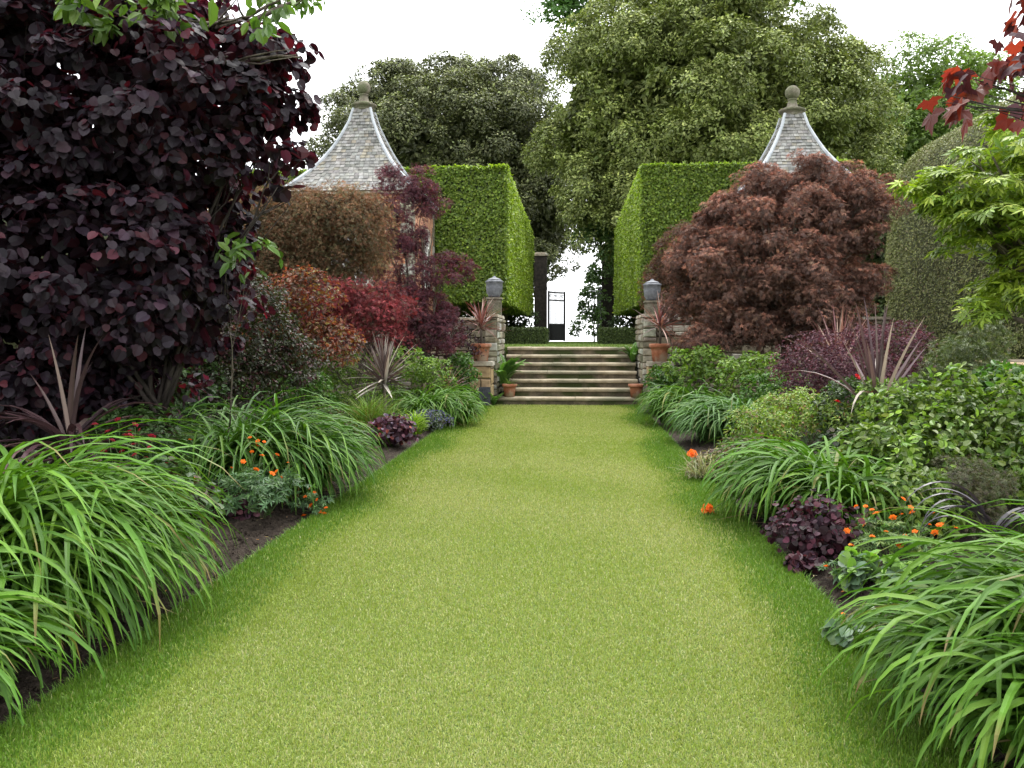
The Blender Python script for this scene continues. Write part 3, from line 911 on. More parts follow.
# ------------------------------------------------------------------ pavilions
def pavilion(cx, cy, side, label, eave=5.82, hw=1.98, neck=8.62, inset=.2):
    root = thing('brick_pavilion', (cx, cy, TZ), label, 'pavilion', 'twin garden pavilions')
    z0 = -.02; ze = eave - TZ; zn = neck - TZ; w = hw - inset
    mb = MB(); mb.box((-w, -w, z0), (w, w, ze - .12)); mb.build('wall', M['brick'], root)
    for sx in (-1, 1):
        for sy in (-1, 1):
            q = MB(); z = z0; k = 0; h = .3
            while z < ze - .2:
                l = .36 if k % 2 else .22; l2 = .22 if k % 2 else .36
                x0, x1 = sorted((sx * (w + .018), sx * (w - l))); y0, y1 = sorted((sy * (w + .018), sy * (w - l2)))
                q.box((x0, y0, z + .004), (x1, y1, min(z + h, ze - .125)), pick_cols(1, PALE, .12)[0] * .85)
                z += h; k += 1
            q.build('quoins', M['rubble'], root)
    mb = MB(); mb.box((-w - .1, -w - .1, ze - .118), (w + .1, w + .1, ze - .05)); mb.box((-hw + .06, -hw + .06, ze - .048), (hw - .06, hw - .06, ze - .004)); mb.build('cornice', M['stone'], root)
    # windows in the face towards the steps and in the front
    for (fx, fy, ax) in ((side * (w + .003), .2, 'x'), (0, -(w + .003), 'y')):
        fr = MB(); gl = MB(); su = MB()
        ww, z_0, z_1 = .55, ze - 2.75, ze - 1.0

        def bx(m_, a0, a1, za, zb, d0, d1):
            if ax == 'x':
                xx = sorted((fx + side * d0, fx + side * d1)); m_.box((xx[0], fy + a0, za), (xx[1], fy + a1, zb))
            else: m_.box((fx + a0, fy - d1, za), (fx + a1, fy - d0, zb))
        bx(su, -ww - .16, -ww, z_0 - .1, z_1 + .14, 0, .045); bx(su, ww, ww + .16, z_0 - .1, z_1 + .14, 0, .045)
        bx(su, -ww, ww, z_1, z_1 + .14, 0, .043); bx(su, -ww, ww, z_0 - .1, z_0, 0, .06)
        bx(gl, -ww, ww, z_0, z_1, .0, .006)
        for a in np.linspace(-ww, ww, 4): bx(fr, a - .03 if a > -ww else a, a + .03 if a < ww else a, z_0, z_1, .007, .035)
        for zz in np.linspace(z_0, z_1, 5): bx(fr, -ww + .001, ww - .001, zz - .028, zz + .028, .0075, .03)
        s_ = su.build('window', M['stone'], root); fr.build('frame', M['paint'], s_); gl.build('pane', M['glass'], s_)
    # swept roof laid in courses of stone tiles
    prof = [(0, .135), (.15, .19), (.31, .285), (.45, .38), (.6, .51), (.72, .63), (.81, .74), (.9, .86), (1, 1.)]
    tt = np.array([p[0] for p in prof]); ww_ = np.array([p[1] for p in prof]) * hw
    H = zn - ze
    nc = 27
    tm = MB()
    tb_ = np.linspace(0, 1, nc + 1)
    wf = lambda t: np.interp(t, tt, ww_)
    under = MB()
    for face in range(4):
        c_, s_ = [(1, 0), (0, 1), (-1, 0), (0, -1)][face]
        rot = lambda p: (p[0] * c_ - p[1] * s_, p[0] * s_ + p[1] * c_, p[2])
        for i in range(nc):
            ta, tb2 = tb_[i], tb_[i + 1]
            wa, wb = wf(ta), wf(tb2); za, zb = zn - ta * H, zn - tb2 * H
            nt_ = max(3, int(round(2 * wb / .15)))
            cu = np.linspace(-1, 1, nt_ + 1) + np.concatenate([[0], rng.normal(0, .12 / nt_, nt_ - 1), [0]])
            if i % 2: cu[1:-1] += .7 / nt_
            cu = np.clip(cu, -1, 1)
            for j in range(nt_):
                a, b = cu[j], cu[j + 1]
                if b - a < .01: continue
                lf = rng.uniform(.022, .05); g = .004
                V = [rot((a * wa + g, -wa - .003, za)), rot((b * wa - g, -wa - .003, za)), rot((b * wb - g, -wb - lf, zb - .02)), rot((a * wb + g, -wb - lf, zb - .02)),
                     rot((b * wb - g, -wb + .004, zb - .034)), rot((a * wb + g, -wb + .004, zb - .034))]
                col = pick_cols(1, [((.20, .195, .18), 5), ((.235, .23, .215), 3), ((.165, .16, .15), 3), ((.21, .19, .15), 1.5), ((.12, .12, .11), .7)], .10)[0]
                tm.add(V, [(0, 3, 2, 1), (3, 5, 4, 2)], col)
            under.add([rot((-wa, -wa + .012, za)), rot((wa, -wa + .012, za)), rot((wb, -wb + .012, zb)), rot((-wb, -wb + .012, zb))], [(0, 3, 2, 1)], (.08, .075, .07))
    roof = tm.build('roof', M['tiles'], root)
    under.build('roof_boarding', M['tiles'], roof)
    hp = MB()
    for sx in (-1, 1):
        for sy in (-1, 1):
            ts = np.linspace(0, 1, 22); wv = wf(ts)
            hp.tube(np.stack([sx * (wv + .0), sy * (wv + .0), zn - ts * H + .01], -1), np.linspace(.045, .075, 22), 7)
    hp.build('hip', M['leadpale'], roof)
    fn = MB()
    fn.lathe([(.30, 0), (.30, .05), (.27, .08), (.36, .13), (.40, .16), (.40, .20), (.30, .24), (.19, .27), (.16, .32), (.13, .44), (.11, .48), (.14, .50), (.14, .53), (.10, .54)], (0, 0, zn - .03), 20)
    fn.lathe([(.215 * math.sin(a), .72 - .215 * math.cos(a)) for a in np.linspace(.35, math.pi, 14)], (0, 0, zn - .03), 20)
    fn.build('finial', M['oldstone'], roof, True)
    return root


M['leadpale'] = noise_mat('pale_lead', [(.24, .26, .28), (.34, .36, .38), (.42, .44, .46)], 5, .65, .15)
cl = at(364, 110, 26.0); cr_ = at(792, 113, 26.0)
pavilion(cl[0], 26.0, 1, 'brick pavilion with swept tiled roof behind the purple and bronze maples', inset=.1)
pavilion(cr_[0], 26.0, -1, 'pavilion whose swept tiled roof rises over the big bronze maple', 5.46, 2.02, 8.2)


# ------------------------------------------------------------------ hedges
def face_leaves(mb, o, u, v, nn, n, L, pal, jit=.5, wob=.05, wl=.62, up=.3, core=None):
    o, u, v, nn = [np.array(a, float) for a in (o, u, v, nn)]
    a = rng.random(n); b = rng.random(n)
    ul, vl = np.linalg.norm(u), np.linalg.norm(v)
    wv = smooth_noise(a * ul, b * vl, 1.5, int(rng.integers(1e6)), 3) * wob
    dep = wv - np.abs(rng.normal(0, .07, n)) + (rng.random(n) < .04) * .05
    P = o + a[:, None] * u + b[:, None] * v + dep[:, None] * nn
    N = nrm(nn * .8 + UP * up + rng.normal(0, jit, (n, 3)))
    D = nrm(np.cross(N, runit(n)) - UP * .35 + nn * .3)
    ls = L * rng.uniform(.7, 1.25, n)
    C = pick_cols(n, pal, .2) * np.exp(.12 * smooth_noise(a * ul, b * vl, 1.1, int(rng.integers(1e6)), 3))[:, None]
    put_leaves(mb, P, D, N, ls, ls * wl, DIAMOND, C)


H_SHADE = [((.135, .20, .026), 4), ((.09, .14, .020), 4), ((.18, .245, .034), 2)]  # hedge front and underside: shade put into the leaf colour
H_LIT = [((.19, .27, .03), 4), ((.25, .33, .04), 4), ((.14, .21, .025), 2)]  # hedge inner face and top: the lit look painted as brighter leaves


def pleached(xin, xout, label):
    y0, y1, zb, zt = 28., 46., 2.75, 7.25
    sg = 1 if xin > xout else -1       # inner face looks this way
    cx = (xin + xout) / 2
    root = thing('pleached_hedge', (cx, (y0 + y1) / 2, TZ), label, 'hedge', 'pleached hornbeam hedges')
    o = np.array(root.location)
    mb = MB()
    lo = (min(xin, xout), y0, zb); hi = (max(xin, xout), y1, zt)
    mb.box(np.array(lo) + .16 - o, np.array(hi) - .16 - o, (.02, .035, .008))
    w = abs(xin - xout)
    face_leaves(mb, np.array(lo) - o, (w, 0, 0), (0, 0, zt - zb), (0, -1, 0), 42000, .115, H_SHADE, wob=.07)
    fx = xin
    face_leaves(mb, np.array((fx, y0, zb)) - o, (0, y1 - y0, 0), (0, 0, zt - zb), (sg, 0, 0), 46000, .115, H_LIT, wob=.07, jit=.4)
    face_leaves(mb, np.array((lo[0], y0, zt)) - o, (w, 0, 0), (0, y1 - y0, 0), (0, 0, 1), 30000, .13, H_LIT, wob=.08, jit=.6)
    face_leaves(mb, np.array((lo[0], y0, zt - .02)) - o, (w, 0, 0), (0, .5, 0), (0, 0, 1), 4500, .12, H_LIT, wob=.10, jit=.7, up=.8)
    face_leaves(mb, np.array((lo[0], y0, zb)) - o, (w, 0, 0), (0, y1 - y0, 0), (0, 0, -1), 9000, .15, H_SHADE, wob=.1)
    mb.build('crown', M['leaf'], root)
    for yy in np.arange(y0 + 1, y1, 2.9):
        for xx in (xin - sg * 1.0, xin - sg * 4.2):
            mb = MB(); limb(mb, np.array((xx, yy, TZ - .1)) - o, np.array((xx + rng.normal(0, .08), yy, zb + .5)) - o, .11, .08, .03)
            mb.build('trunk', M['bark'], root, True)


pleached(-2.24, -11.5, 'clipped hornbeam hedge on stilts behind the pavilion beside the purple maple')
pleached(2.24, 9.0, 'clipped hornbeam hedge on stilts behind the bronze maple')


def clipped_box(xa, xb, ya, yb, h, label):
    root = thing('box_hedge', ((xa + xb) / 2, (ya + yb) / 2, TZ), label, 'hedge', 'low box hedges on the terrace')
    mb = MB(); w, d = xb - xa, yb - ya
    mb.box((-w / 2 + .05, -d / 2 + .05, -.02), (w / 2 - .05, d / 2 - .05, h - .05), (.015, .025, .008))
    pal = [((.045, .07, .014), 3), ((.065, .095, .02), 2)]
    for (o_, u, v, nn, k) in (((-w / 2, -d / 2, 0), (w, 0, 0), (0, 0, h), (0, -1, 0), 4000), ((-w / 2, -d / 2, h), (w, 0, 0), (0, d, 0), (0, 0, 1), 5000),
                              ((w / 2, -d / 2, 0), (0, d, 0), (0, 0, h), (1, 0, 0), 3000), ((-w / 2, -d / 2, 0), (0, d, 0), (0, 0, h), (-1, 0, 0), 3000)):
        face_leaves(mb, o_, u, v, nn, k, .06, pal, wob=.02)
    mb.build('foliage', M['oakleaf'], root)


clipped_box(-2.6, -.98, 30, 32.2, .58, 'low clipped box hedge on the terrace on the purple maple side')
clipped_box(.98, 2.4, 30, 32.2, .58, 'low clipped box hedge on the terrace on the bronze maple side')


def superquad_hedge(name, c, r, label, n, L, pal, p=6., group=None, zcut=None):
    root = thing(name, (c[0], c[1], -.1), label, 'hedge', group)
    mb = MB(); rr = np.array(r, float)
    off = np.array([0, 0, c[2] + .1])

    def pts(d):
        k = (np.abs(d) ** p).sum(1) ** (-1 / p)
        q = d * k[:, None]
        nn = nrm(np.sign(q) * np.abs(q) ** (p - 1) / rr)
        return q, nn
    # even sampling over the surface: faces of the box in proportion to area
    A = np.array([rr[1] * rr[2], rr[0] * rr[2], rr[0] * rr[1]]); A = A / A.sum()
    f = rng.choice(3, n, p=A); d = rng.uniform(-1, 1, (n, 3)); d[np.arange(n), f] = rng.choice([-1, 1], n)
    q, nn = pts(d)
    P = q * rr
    m_ = P[:, 2] > -rr[2] + .02
    P, nn = P[m_], nn[m_]; k = len(P)
    wv = smooth_noise(P[:, 0] + P[:, 1], P[:, 2], 1.3, 77, 4)
    P = P + nn * (wv * .07 - np.abs(rng.normal(0, .05, k)))[:, None]
    N = nrm(nn * .9 + UP * .25 + rng.normal(0, .42, (k, 3)))
    D = nrm(np.cross(N, runit(k)) + nn * .35 - UP * .5)
    ls = L * rng.uniform(.7, 1.3, k)
    C = pick_cols(k, pal, .2) * np.exp(.16 * wv)[:, None]
    put_leaves(mb, P + off, D, N, ls, ls * .45, DIAMOND, C)
    # woody core
    g = 12
    for ax in range(3):
        for s_ in (-1, 1):
            a = np.linspace(-1, 1, g); A_, B_ = np.meshgrid(a, a)
            d = np.zeros((g * g, 3)); d[:, ax] = s_; d[:, (ax + 1) % 3] = A_.ravel(); d[:, (ax + 2) % 3] = B_.ravel()
            q, _ = pts(d); V = q * (rr - .16) + off
            fs = [(i * g + j, i * g + j + 1, (i + 1) * g + j + 1, (i + 1) * g + j) for i in range(g - 1) for j in range(g - 1)]
            if s_ < 0: fs = [x[::-1] for x in fs]
            mb.add(V, fs, (.05, .056, .022))
    mb.build('foliage', M['oakleaf'], root)


YEW = [((.16, .175, .06), 4), ((.19, .205, .072), 3), ((.125, .14, .048), 3), ((.17, .145, .075), 1)]
superquad_hedge('yew_hedge', (9.1, 17.2, 2.95), (1.75, 4.2, 3.05), 'tall rounded dull green yew hedge behind the lime green maple', 190000, .055, YEW, 4.5)
superquad_hedge('yew_hedge', (8.3, 9.2, .95), (1.1, 3.6, 1.2), 'low dark clipped hedge above the pale stones', 30000, .06, YEW, 7.)
superquad_hedge('yew_hedge', (-10.8, 11, 1.9), (1.2, 9.5, 2.4), 'dark yew hedge behind the purple hazel', 45000, .10, [((.03, .045, .014), 3), ((.045, .06, .018), 2)], 8.)
stone_wall('dry_stone_wall', (6.0, 11.2, -.1), (7.2, 13.0, 1.18), 'low wall of pale golden stones below the clipped hedge', 0, ('front', 'west'), [((.44, .34, .22), 3), ((.36, .27, .17), 2), ((.5, .43, .32), 2)], hmean=.22)

# ------------------------------------------------------------------ gate
M['shadedbrick'] = noise_mat('shaded_brick', [(.014, .012, .011), (.03, .025, .02), (.05, .04, .033)], 6, .9, .4)  # brick darkened in its colour for the tree shade on the piers
for x0, lab in ((-2.32, 'tall dark gate pier beside the iron gate leaf standing ajar'), (1.70, 'tall dark gate pier beside the folded back iron gate leaf')):
    r = thing('gate_pier', (x0 + .37, 50, TZ), lab, 'gate pier', 'gate piers at the end of the terrace')
    mb = MB(); mb.box((-.37, -.37, -.02), (.37, .37, 5.1)); mb.build('shaft', M['shadedbrick'], r)
    mb = MB(); mb.box((-.46, -.46, 5.102), (.46, .46, 5.22)); mb.box((-.42, -.42, 5.222), (.42, .42, 5.32), None, .12); mb.build('cap', M['stone'], r)


def gate_leaf(x, y, ang, label, W=1.55, H=3.05):
    root = thing('iron_gate', (x, y, TZ), label, 'gate', 'wrought iron gate leaves'); root.rotation_euler = (0, 0, ang)
    mb = MB()
    for xx in (.045, W - .045): mb.box((xx - .045, -.045, .03), (xx + .045, .045, H))
    for zz in (.1, 1.05, H - .55, H - .08): mb.box((.09, -.024, zz - .04), (W - .09, .024, zz + .04))
    mb.build('frame', M['iron'], root)
    mb = MB()
    k = 13
    for i in range(k):
        xx = .1 + (W - .2) * i / (k - 1)
        mb.tube([(xx, 0, .12), (xx, 0, 1.5), (xx, 0, H + .12)], .024, 6)
        mb.tube([(xx, 0, H + .1), (xx, 0, H + .17), (xx, 0, H + .3)], [.011, .024, .002], 6)
        if i < k - 1:
            xm = xx + (W - .2) / (k - 1) / 2
            mb.tube([(xm, 0, .12), (xm, 0, .6), (xm, 0, 1.03)], .022, 6)
    for i in range(5):
        c = .22 + i * (W - .44) / 4; th = np.linspace(0, 5.2, 16)
        mb.tube(np.stack([c + np.cos(th) * np.linspace(.13, .04, 16), th * 0, H - .31 + np.sin(th) * np.linspace(.13, .04, 16)], -1), .009, 5)
    mb.build('bars', M['iron'], root)


gate_leaf(-1.5, 50, R(50), 'black wrought iron gate leaf standing ajar against the white sky')
gate_leaf(1.68, 50.0, R(97), 'black wrought iron gate leaf folded back behind the shrub')

# ================================================================== TREES BEYOND
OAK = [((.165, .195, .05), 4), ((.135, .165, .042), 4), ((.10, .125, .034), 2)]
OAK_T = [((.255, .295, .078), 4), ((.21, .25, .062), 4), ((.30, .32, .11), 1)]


def big_tree(name, base, env, nb, br, n_leaf, L, label, pal, tips, cat='tree', cr=.62, ncl=1500, r0=.55, mat='oakleaf', group=None, **kw):
    base = np.array(base, float)
    root = thing(name, base, label, cat, group)
    env = [(np.array(c) - base, np.array(r)) for c, r in env]
    mb = MB(); limbs_to(mb, (0, 0, 0), env, r0, .35); mb.build('trunk', M['bark'], root, True)
    bl = billows(env, nb, br, **({'minz': kw.pop('bminz')} if 'bminz' in kw else {}))
    mb = MB()
    foliage(mb, bl, ncl, cr, int(n_leaf * .72), L, DIAMOND, pal, tips=tips, wl=.5, inner=.03, up=.45, jit=.38, clump_var=.14, flat=.8, **kw)
    # inside of the crown, behind the billows
    foliage(mb, [(c, r * .84) for c, r in env], int(ncl * .5), cr * 1.3, int(n_leaf * .24), L * 2.1, DIAMOND, pal, wl=.5, inner=.5, minz=-1, outer=.5)
    mb.build('crown', M[mat], root)
    return root


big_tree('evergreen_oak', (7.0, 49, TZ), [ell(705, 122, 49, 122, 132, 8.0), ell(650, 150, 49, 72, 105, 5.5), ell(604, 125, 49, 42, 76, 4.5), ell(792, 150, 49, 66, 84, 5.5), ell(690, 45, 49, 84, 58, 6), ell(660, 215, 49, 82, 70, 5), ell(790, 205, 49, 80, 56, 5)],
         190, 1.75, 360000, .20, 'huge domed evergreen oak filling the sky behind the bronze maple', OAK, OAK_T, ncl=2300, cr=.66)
DARKOAK = [((.095, .105, .045), 4), ((.115, .125, .052), 3), ((.065, .075, .035), 3)]
big_tree('evergreen_oak', (-9.0, 62, TZ - .6), [ell(440, 165, 62, 98, 86, 7.5), ell(366, 172, 62, 36, 66, 4), ell(500, 172, 62, 50, 94, 6), ell(505, 240, 60, 56, 66, 5), ell(540, 190, 60, 30, 84, 4)],
         110, 1.9, 210000, .23, 'dark grey green evergreen oak behind the tiled roof and the stilt hedge', DARKOAK, [((.20, .225, .085), 4), ((.165, .19, .07), 4), ((.24, .25, .115), 1)], ncl=1400, cr=.72)
big_tree('leafy_tree', (22, 62, -2), [ell(920, 125, 62, 48, 62, 5), ell(960, 100, 62, 40, 42, 4), ell(885, 150, 62, 40, 60, 4)],
         45, 1.4, 22000, .26, 'fresh green tree rising behind the tall yew hedge', [((.13, .19, .045), 4), ((.10, .155, .036), 3)], [((.19, .27, .075), 3), ((.16, .23, .06), 3)], ncl=500, cr=.7, mat='leaf')
big_tree('leafy_tree', (6.0, 74, -3), [ell(570, 6, 74, 26, 18, 2.2), ell(590, -40, 74, 60, 45, 4), ell(640, -70, 74, 60, 50, 5), ell(800, -22, 74, 44, 16, 4)],
         30, 1.3, 12000, .32, 'tall fresh green tree peeping out above the evergreen oaks', [((.075, .15, .04), 4), ((.055, .12, .03), 3)], [((.12, .20, .055), 3)], ncl=260, cr=.8, r0=.35, mat='leaf')
# the shrub beside the gate
shrub('gate_shrub', (1.2, 47.5, TZ), [ell(594, 300, 47.5, 12, 30, .9), ell(603, 255, 47.5, 16, 36, 1.2), ell(585, 326, 47.5, 12, 16, .7), ell(590, 232, 48, 16, 14, 1.)],
      'airy green shrub standing in the gateway beside the dark pier', 'shrub', 'leaf', 130, .35, 5600, .2, DIAMOND, [((.06, .11, .03), 3), ((.09, .15, .045), 2)], r0=.05, inner=.03)
# shade planting under the hedges, so the stilt gardens have a back
for xx, lab in ((-15.5, 'dark evergreen bush at the far corner of the terrace behind the pavilion roof'), (15.5, 'dark evergreen bush at the far corner of the terrace behind the yew'), (-6.8, 'dark evergreen bush under the stilt hedge behind the purple maple'), (6.8, 'dark evergreen bush under the stilt hedge behind the bronze maple')):
    shrub('laurel_bush', (xx, 44, TZ), [((xx, 44, TZ + 1.0), (4.6, 1.2, 1.6)), ((xx * .46, 43, TZ + .7), (1.1 if abs(xx) < 10 else .1, .9, 1.5))], lab, 'bush', 'oakleaf', 120, .4, 9000, .16, DIAMOND, [((.03, .05, .016), 3), ((.045, .07, .02), 2)], r0=.06)

for xx, yy, lab in ((9.0, 23.4, 'tall evergreen bush on the terrace beside the yew hedge'), (-9.4, 23.0, 'tall evergreen bush on the terrace behind the purple hazel')):
    shrub('laurel_bush', (xx, yy, TZ), [((xx, yy, TZ + 1.1), (1.25, 1.0, 1.3)), ((xx + .3, yy, TZ + 2.2), (1.1, .8, 1.2)), ((xx - .35, yy, TZ + 3.1), (.9, .8, 1.2))], lab, "bush", "oakleaf", 420, .3, 32000, .13, DIAMOND, [((.05, .075, .022), 3), ((.07, .10, .028), 2)], r0=.05, inner=.4)

# ================================================================== LEFT BORDER
HZ = [((.019, .012, .018), 5), ((.026, .014, .021), 3), ((.045, .012, .018), 1.6), ((.013, .009, .013), 4)]
hl = [ell(60, 120, 6.9, 170, 130, 1.3), ell(190, 115, 6.9, 84, 100, 1.1), ell(70, 270, 6.7, 170, 100, 1.2), ell(185, 232, 7.0, 58, 66, .9), ell(105, 20, 7.1, 125, 60, 1.2), ell(-60, 180, 6.5, 130, 180, 1.3),
      ell(256, 110, 6.8, 38, 56, .5), ell(165, 315, 6.9, 66, 60, .8), ell(30, 370, 6.9, 110, 60, 1.0), ell(110, 385, 7.3, 70, 45, .7), ell(288, 155, 6.7, 18, 12, .25), ell(275, 105, 6.8, 18, 14, .25), ell(262, 60, 6.9, 32, 26, .4), ell(285, 190, 6.7, 18, 10, .25)]
shrub('purple_hazel', (-3.75, 7.1, .03), hl, 'big purple leaved hazel with round dark leaves over the long daylily clump', 'shrub', 'hazel', 720, .25, 30000, .076, ROUND, HZ, bark='darkbark', r0=.045, wl=.95, up=1.1, jit=.6, droop=.6, inner=.2, flat=.55, var=.3, outer=.6, minz=-.9)
# overhanging chestnut behind the hazel
GL = [((.085, .15, .025), 4), ((.06, .115, .02), 3), ((.12, .19, .035), 2)]
cl_ = [ell(200, 14, 6.2, 70, 14, .4), ell(130, 12, 6.0, 46, 16, .4), ell(270, 4, 6.2, 40, 12, .3), ell(318, -8, 6.4, 26, 6, .2), ell(296, 58, 6.1, 12, 12, .15), ell(60, -70, 9.5, 200, 80, 1.5), ell(240, -60, 9.3, 130, 50, 1.2)]
shrub('overhanging_tree', (-7.4, 10.2, 0), cl_, 'fresh green tree whose leafy branches overhang the purple hazel', 'tree', 'leaf', 170, .16, 3400, .12, OVAL, GL, r0=.08, fork=.85, wl=.62, droop=.45, inner=.05, minz=-.9)
shrub('bright_green_sapling', (-3.3, 7.6, .05), [ell(252, 256, 6.4, 24, 15, .16), ell(225, 248, 6.5, 16, 10, .1)], 'sprig of bright green leaves poking out of the purple hazel', 'sapling', 'leaf', 12, .12, 46, .13, OVAL, GL, r0=.012, wl=.45, droop=.7, inner=0)

BRZ = [((.115, .078, .038), 4), ((.16, .082, .042), 3), ((.085, .08, .036), 4), ((.22, .15, .085), 1)]
shrub('bronze_maple', (-4.75, 14.6, .05), [ell(318, 250, 14.6, 66, 56, 1.0), ell(285, 225, 14.8, 46, 36, .8), ell(345, 238, 14.3, 44, 48, .7), ell(300, 300, 14.4, 72, 36, .9), ell(250, 270, 14.6, 60, 70, .9)],
      'feathery bronze green Japanese maple below the tiled roof', 'maple', 'mapleleaf', 900, .26, 60000, .065, FINGER, BRZ, r0=.03, up=.6, flat=.9, droop=.4, jit=.8, outer=.5, clump_var=.3)
PUR = [((.08, .027, .038), 4), ((.11, .032, .044), 3), ((.055, .022, .030), 3), ((.14, .04, .045), 1)]
shrub('purple_maple', (-2.95, 17.0, .05), [ell(408, 225, 17, 16, 44, .4), ell(390, 200, 17.1, 11, 34, .35), ell(400, 278, 17, 30, 44, .7), ell(432, 205, 17, 12, 20, .25), ell(450, 272, 16.9, 22, 16, .4), ell(415, 316, 17, 40, 26, .7), ell(380, 240, 17, 16, 40, .4), ell(430, 335, 16.9, 34, 22, .5), ell(420, 190, 17, 12, 22, .3)],
      'upright wine purple Japanese maple in front of the pavilion corner', 'maple', 'mapleleaf', 420, .2, 17000, .085, FINGER, PUR, r0=.04, up=.5, flat=.7, droop=.4, inner=.08)
CRM = [((.18, .03, .036), 4), ((.12, .026, .032), 3), ((.22, .05, .05), 2), ((.09, .05, .035), 1)]
shrub('crimson_maple', (-3.55, 13.6, .05), [ell(368, 312, 13.6, 34, 26, .55), ell(338, 325, 13.5, 36, 24, .6), ell(385, 330, 13.6, 26, 24, .5), ell(295, 335, 13.3, 52, 30, .6), ell(335, 300, 13.4, 20, 14, .3), ell(390, 305, 13.6, 20, 12, .3), ell(265, 320, 13.2, 24, 30, .4)],
      'low crimson Japanese maple under the bronze maple', 'maple', 'mapleleaf', 240, .26, 11000, .075, FINGER, CRM, r0=.03, up=.6, flat=.7, outer=.45, jit=.8, clump_var=.3)
shrub('copper_shrub', (-3.9, 11.6, .05), [ell(305, 300, 11.6, 30, 26, .45), ell(285, 325, 11.6, 42, 30, .5), ell(320, 345, 11.5, 34, 24, .5)],
      'copper and red leaved shrub with a few yellow green leaves beside the hazel', 'shrub', 'redleaf', 150, .2, 4200, .065, OVAL, [((.15, .065, .03), 4), ((.10, .04, .03), 3), ((.15, .13, .03), 2), ((.07, .05, .03), 3)], r0=.03)
shrub('dark_shrub', (-3.6, 9.6, .05), [ell(245, 330, 9.6, 50, 55, .6), ell(225, 380, 9.4, 60, 40, .6), ell(285, 365, 9.8, 40, 32, .5)],
      'fine leaved dark grey green shrub under the hazel', 'shrub', 'leaf', 240, .14, 12000, .05, DIAMOND, [((.028, .034, .014), 4), ((.04, .042, .02), 2), ((.06, .022, .024), 2)], r0=.02, outer=.5, jit=.8)
shrub('dark_shrub', (-5.9, 12.5, .05), [((-5.9, 12.5, 1.4), (1.5, 1.2, 1.5))], 'tall dark leaved shrub deep behind the hazel', 'shrub', 'leaf', 160, .3, 5000, .1, DIAMOND, [((.03, .03, .018), 3), ((.05, .03, .025), 2)], r0=.05)
shrub('dark_shrub', (-4.2, 18.3, .05), [ell(420, 345, 18.3, 60, 26, .7), ell(380, 340, 18, 40, 30, .7)], 'dusky purple shrub at the foot of the stone wall', 'shrub', 'mapleleaf', 130, .18, 4200, .07, DIAMOND, [((.04, .02, .028), 3), ((.05, .045, .025), 2)], r0=.03)

# foreground daylilies
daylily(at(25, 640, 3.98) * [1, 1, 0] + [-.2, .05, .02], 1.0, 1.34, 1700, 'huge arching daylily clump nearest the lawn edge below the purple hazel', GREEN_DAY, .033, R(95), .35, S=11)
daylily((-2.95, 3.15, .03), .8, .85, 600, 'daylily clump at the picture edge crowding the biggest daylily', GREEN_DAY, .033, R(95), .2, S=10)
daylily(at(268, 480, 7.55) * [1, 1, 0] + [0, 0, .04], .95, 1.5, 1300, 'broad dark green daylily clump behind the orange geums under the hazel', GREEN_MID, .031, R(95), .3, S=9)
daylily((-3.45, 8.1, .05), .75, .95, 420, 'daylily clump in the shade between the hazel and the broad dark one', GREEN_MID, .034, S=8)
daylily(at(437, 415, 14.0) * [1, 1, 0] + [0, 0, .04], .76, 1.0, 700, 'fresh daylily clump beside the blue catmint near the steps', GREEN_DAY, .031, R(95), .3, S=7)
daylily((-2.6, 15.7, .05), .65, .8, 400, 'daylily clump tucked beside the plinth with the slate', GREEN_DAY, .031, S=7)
daylily(at(405, 425, 12.3) * [1, 1, 0] + [0, 0, .05], .34, .62, 190, 'upright lime green tuft among the blue catmint', [((.17, .27, .024), 3), ((.13, .22, .022), 2)], .024, S=6, arch=80, spread=.4, group=None, name='lime_tuft')
daylily(at(372, 428, 12.2) * [1, 1, 0] + [0, 0, .05], .5, .85, 700, 'fine grassy green tuft left of the pale striped cordyline', [((.10, .18, .025), 3), ((.14, .20, .035), 2), ((.16, .12, .04), .5)], .011, S=6, arch=70, spread=.5, group=None, name='grassy_tuft')

# cordylines
DUSK = [((.06, .032, .035), 4), ((.10, .06, .055), 3), ((.042, .022, .026), 3), ((.17, .12, .10), 1)]
cb = at(72, 440, 5.9)
cordyline((cb[0], cb[1], .03), .62, .88, 44, 'tall dusky purple cordyline with drooping leaves before the hazel', DUSK, .055, -70, 88, 30, droopers=20)
cb = at(384, 382, 13.0)
cordyline((cb[0], cb[1], .05), cb[2] - .05, .74, 80, 'pale striped spiky cordyline behind the lime green tuft', [((.18, .13, .12), 3), ((.42, .39, .33), 2.5), ((.09, .06, .06), 3)], .055, -30, 88, 8)
cb = at(447, 378, 16.4)
cordyline((cb[0], cb[1], .05), .35, .62, 34, 'small reddish cordyline at the foot of the purple maple', [((.15, .05, .04), 3), ((.22, .14, .09), 2)], .03, 0, 88, 12)


# red flowers under the hazel, orange geums
def hd(px, py, Y): return at(px, py, Y)


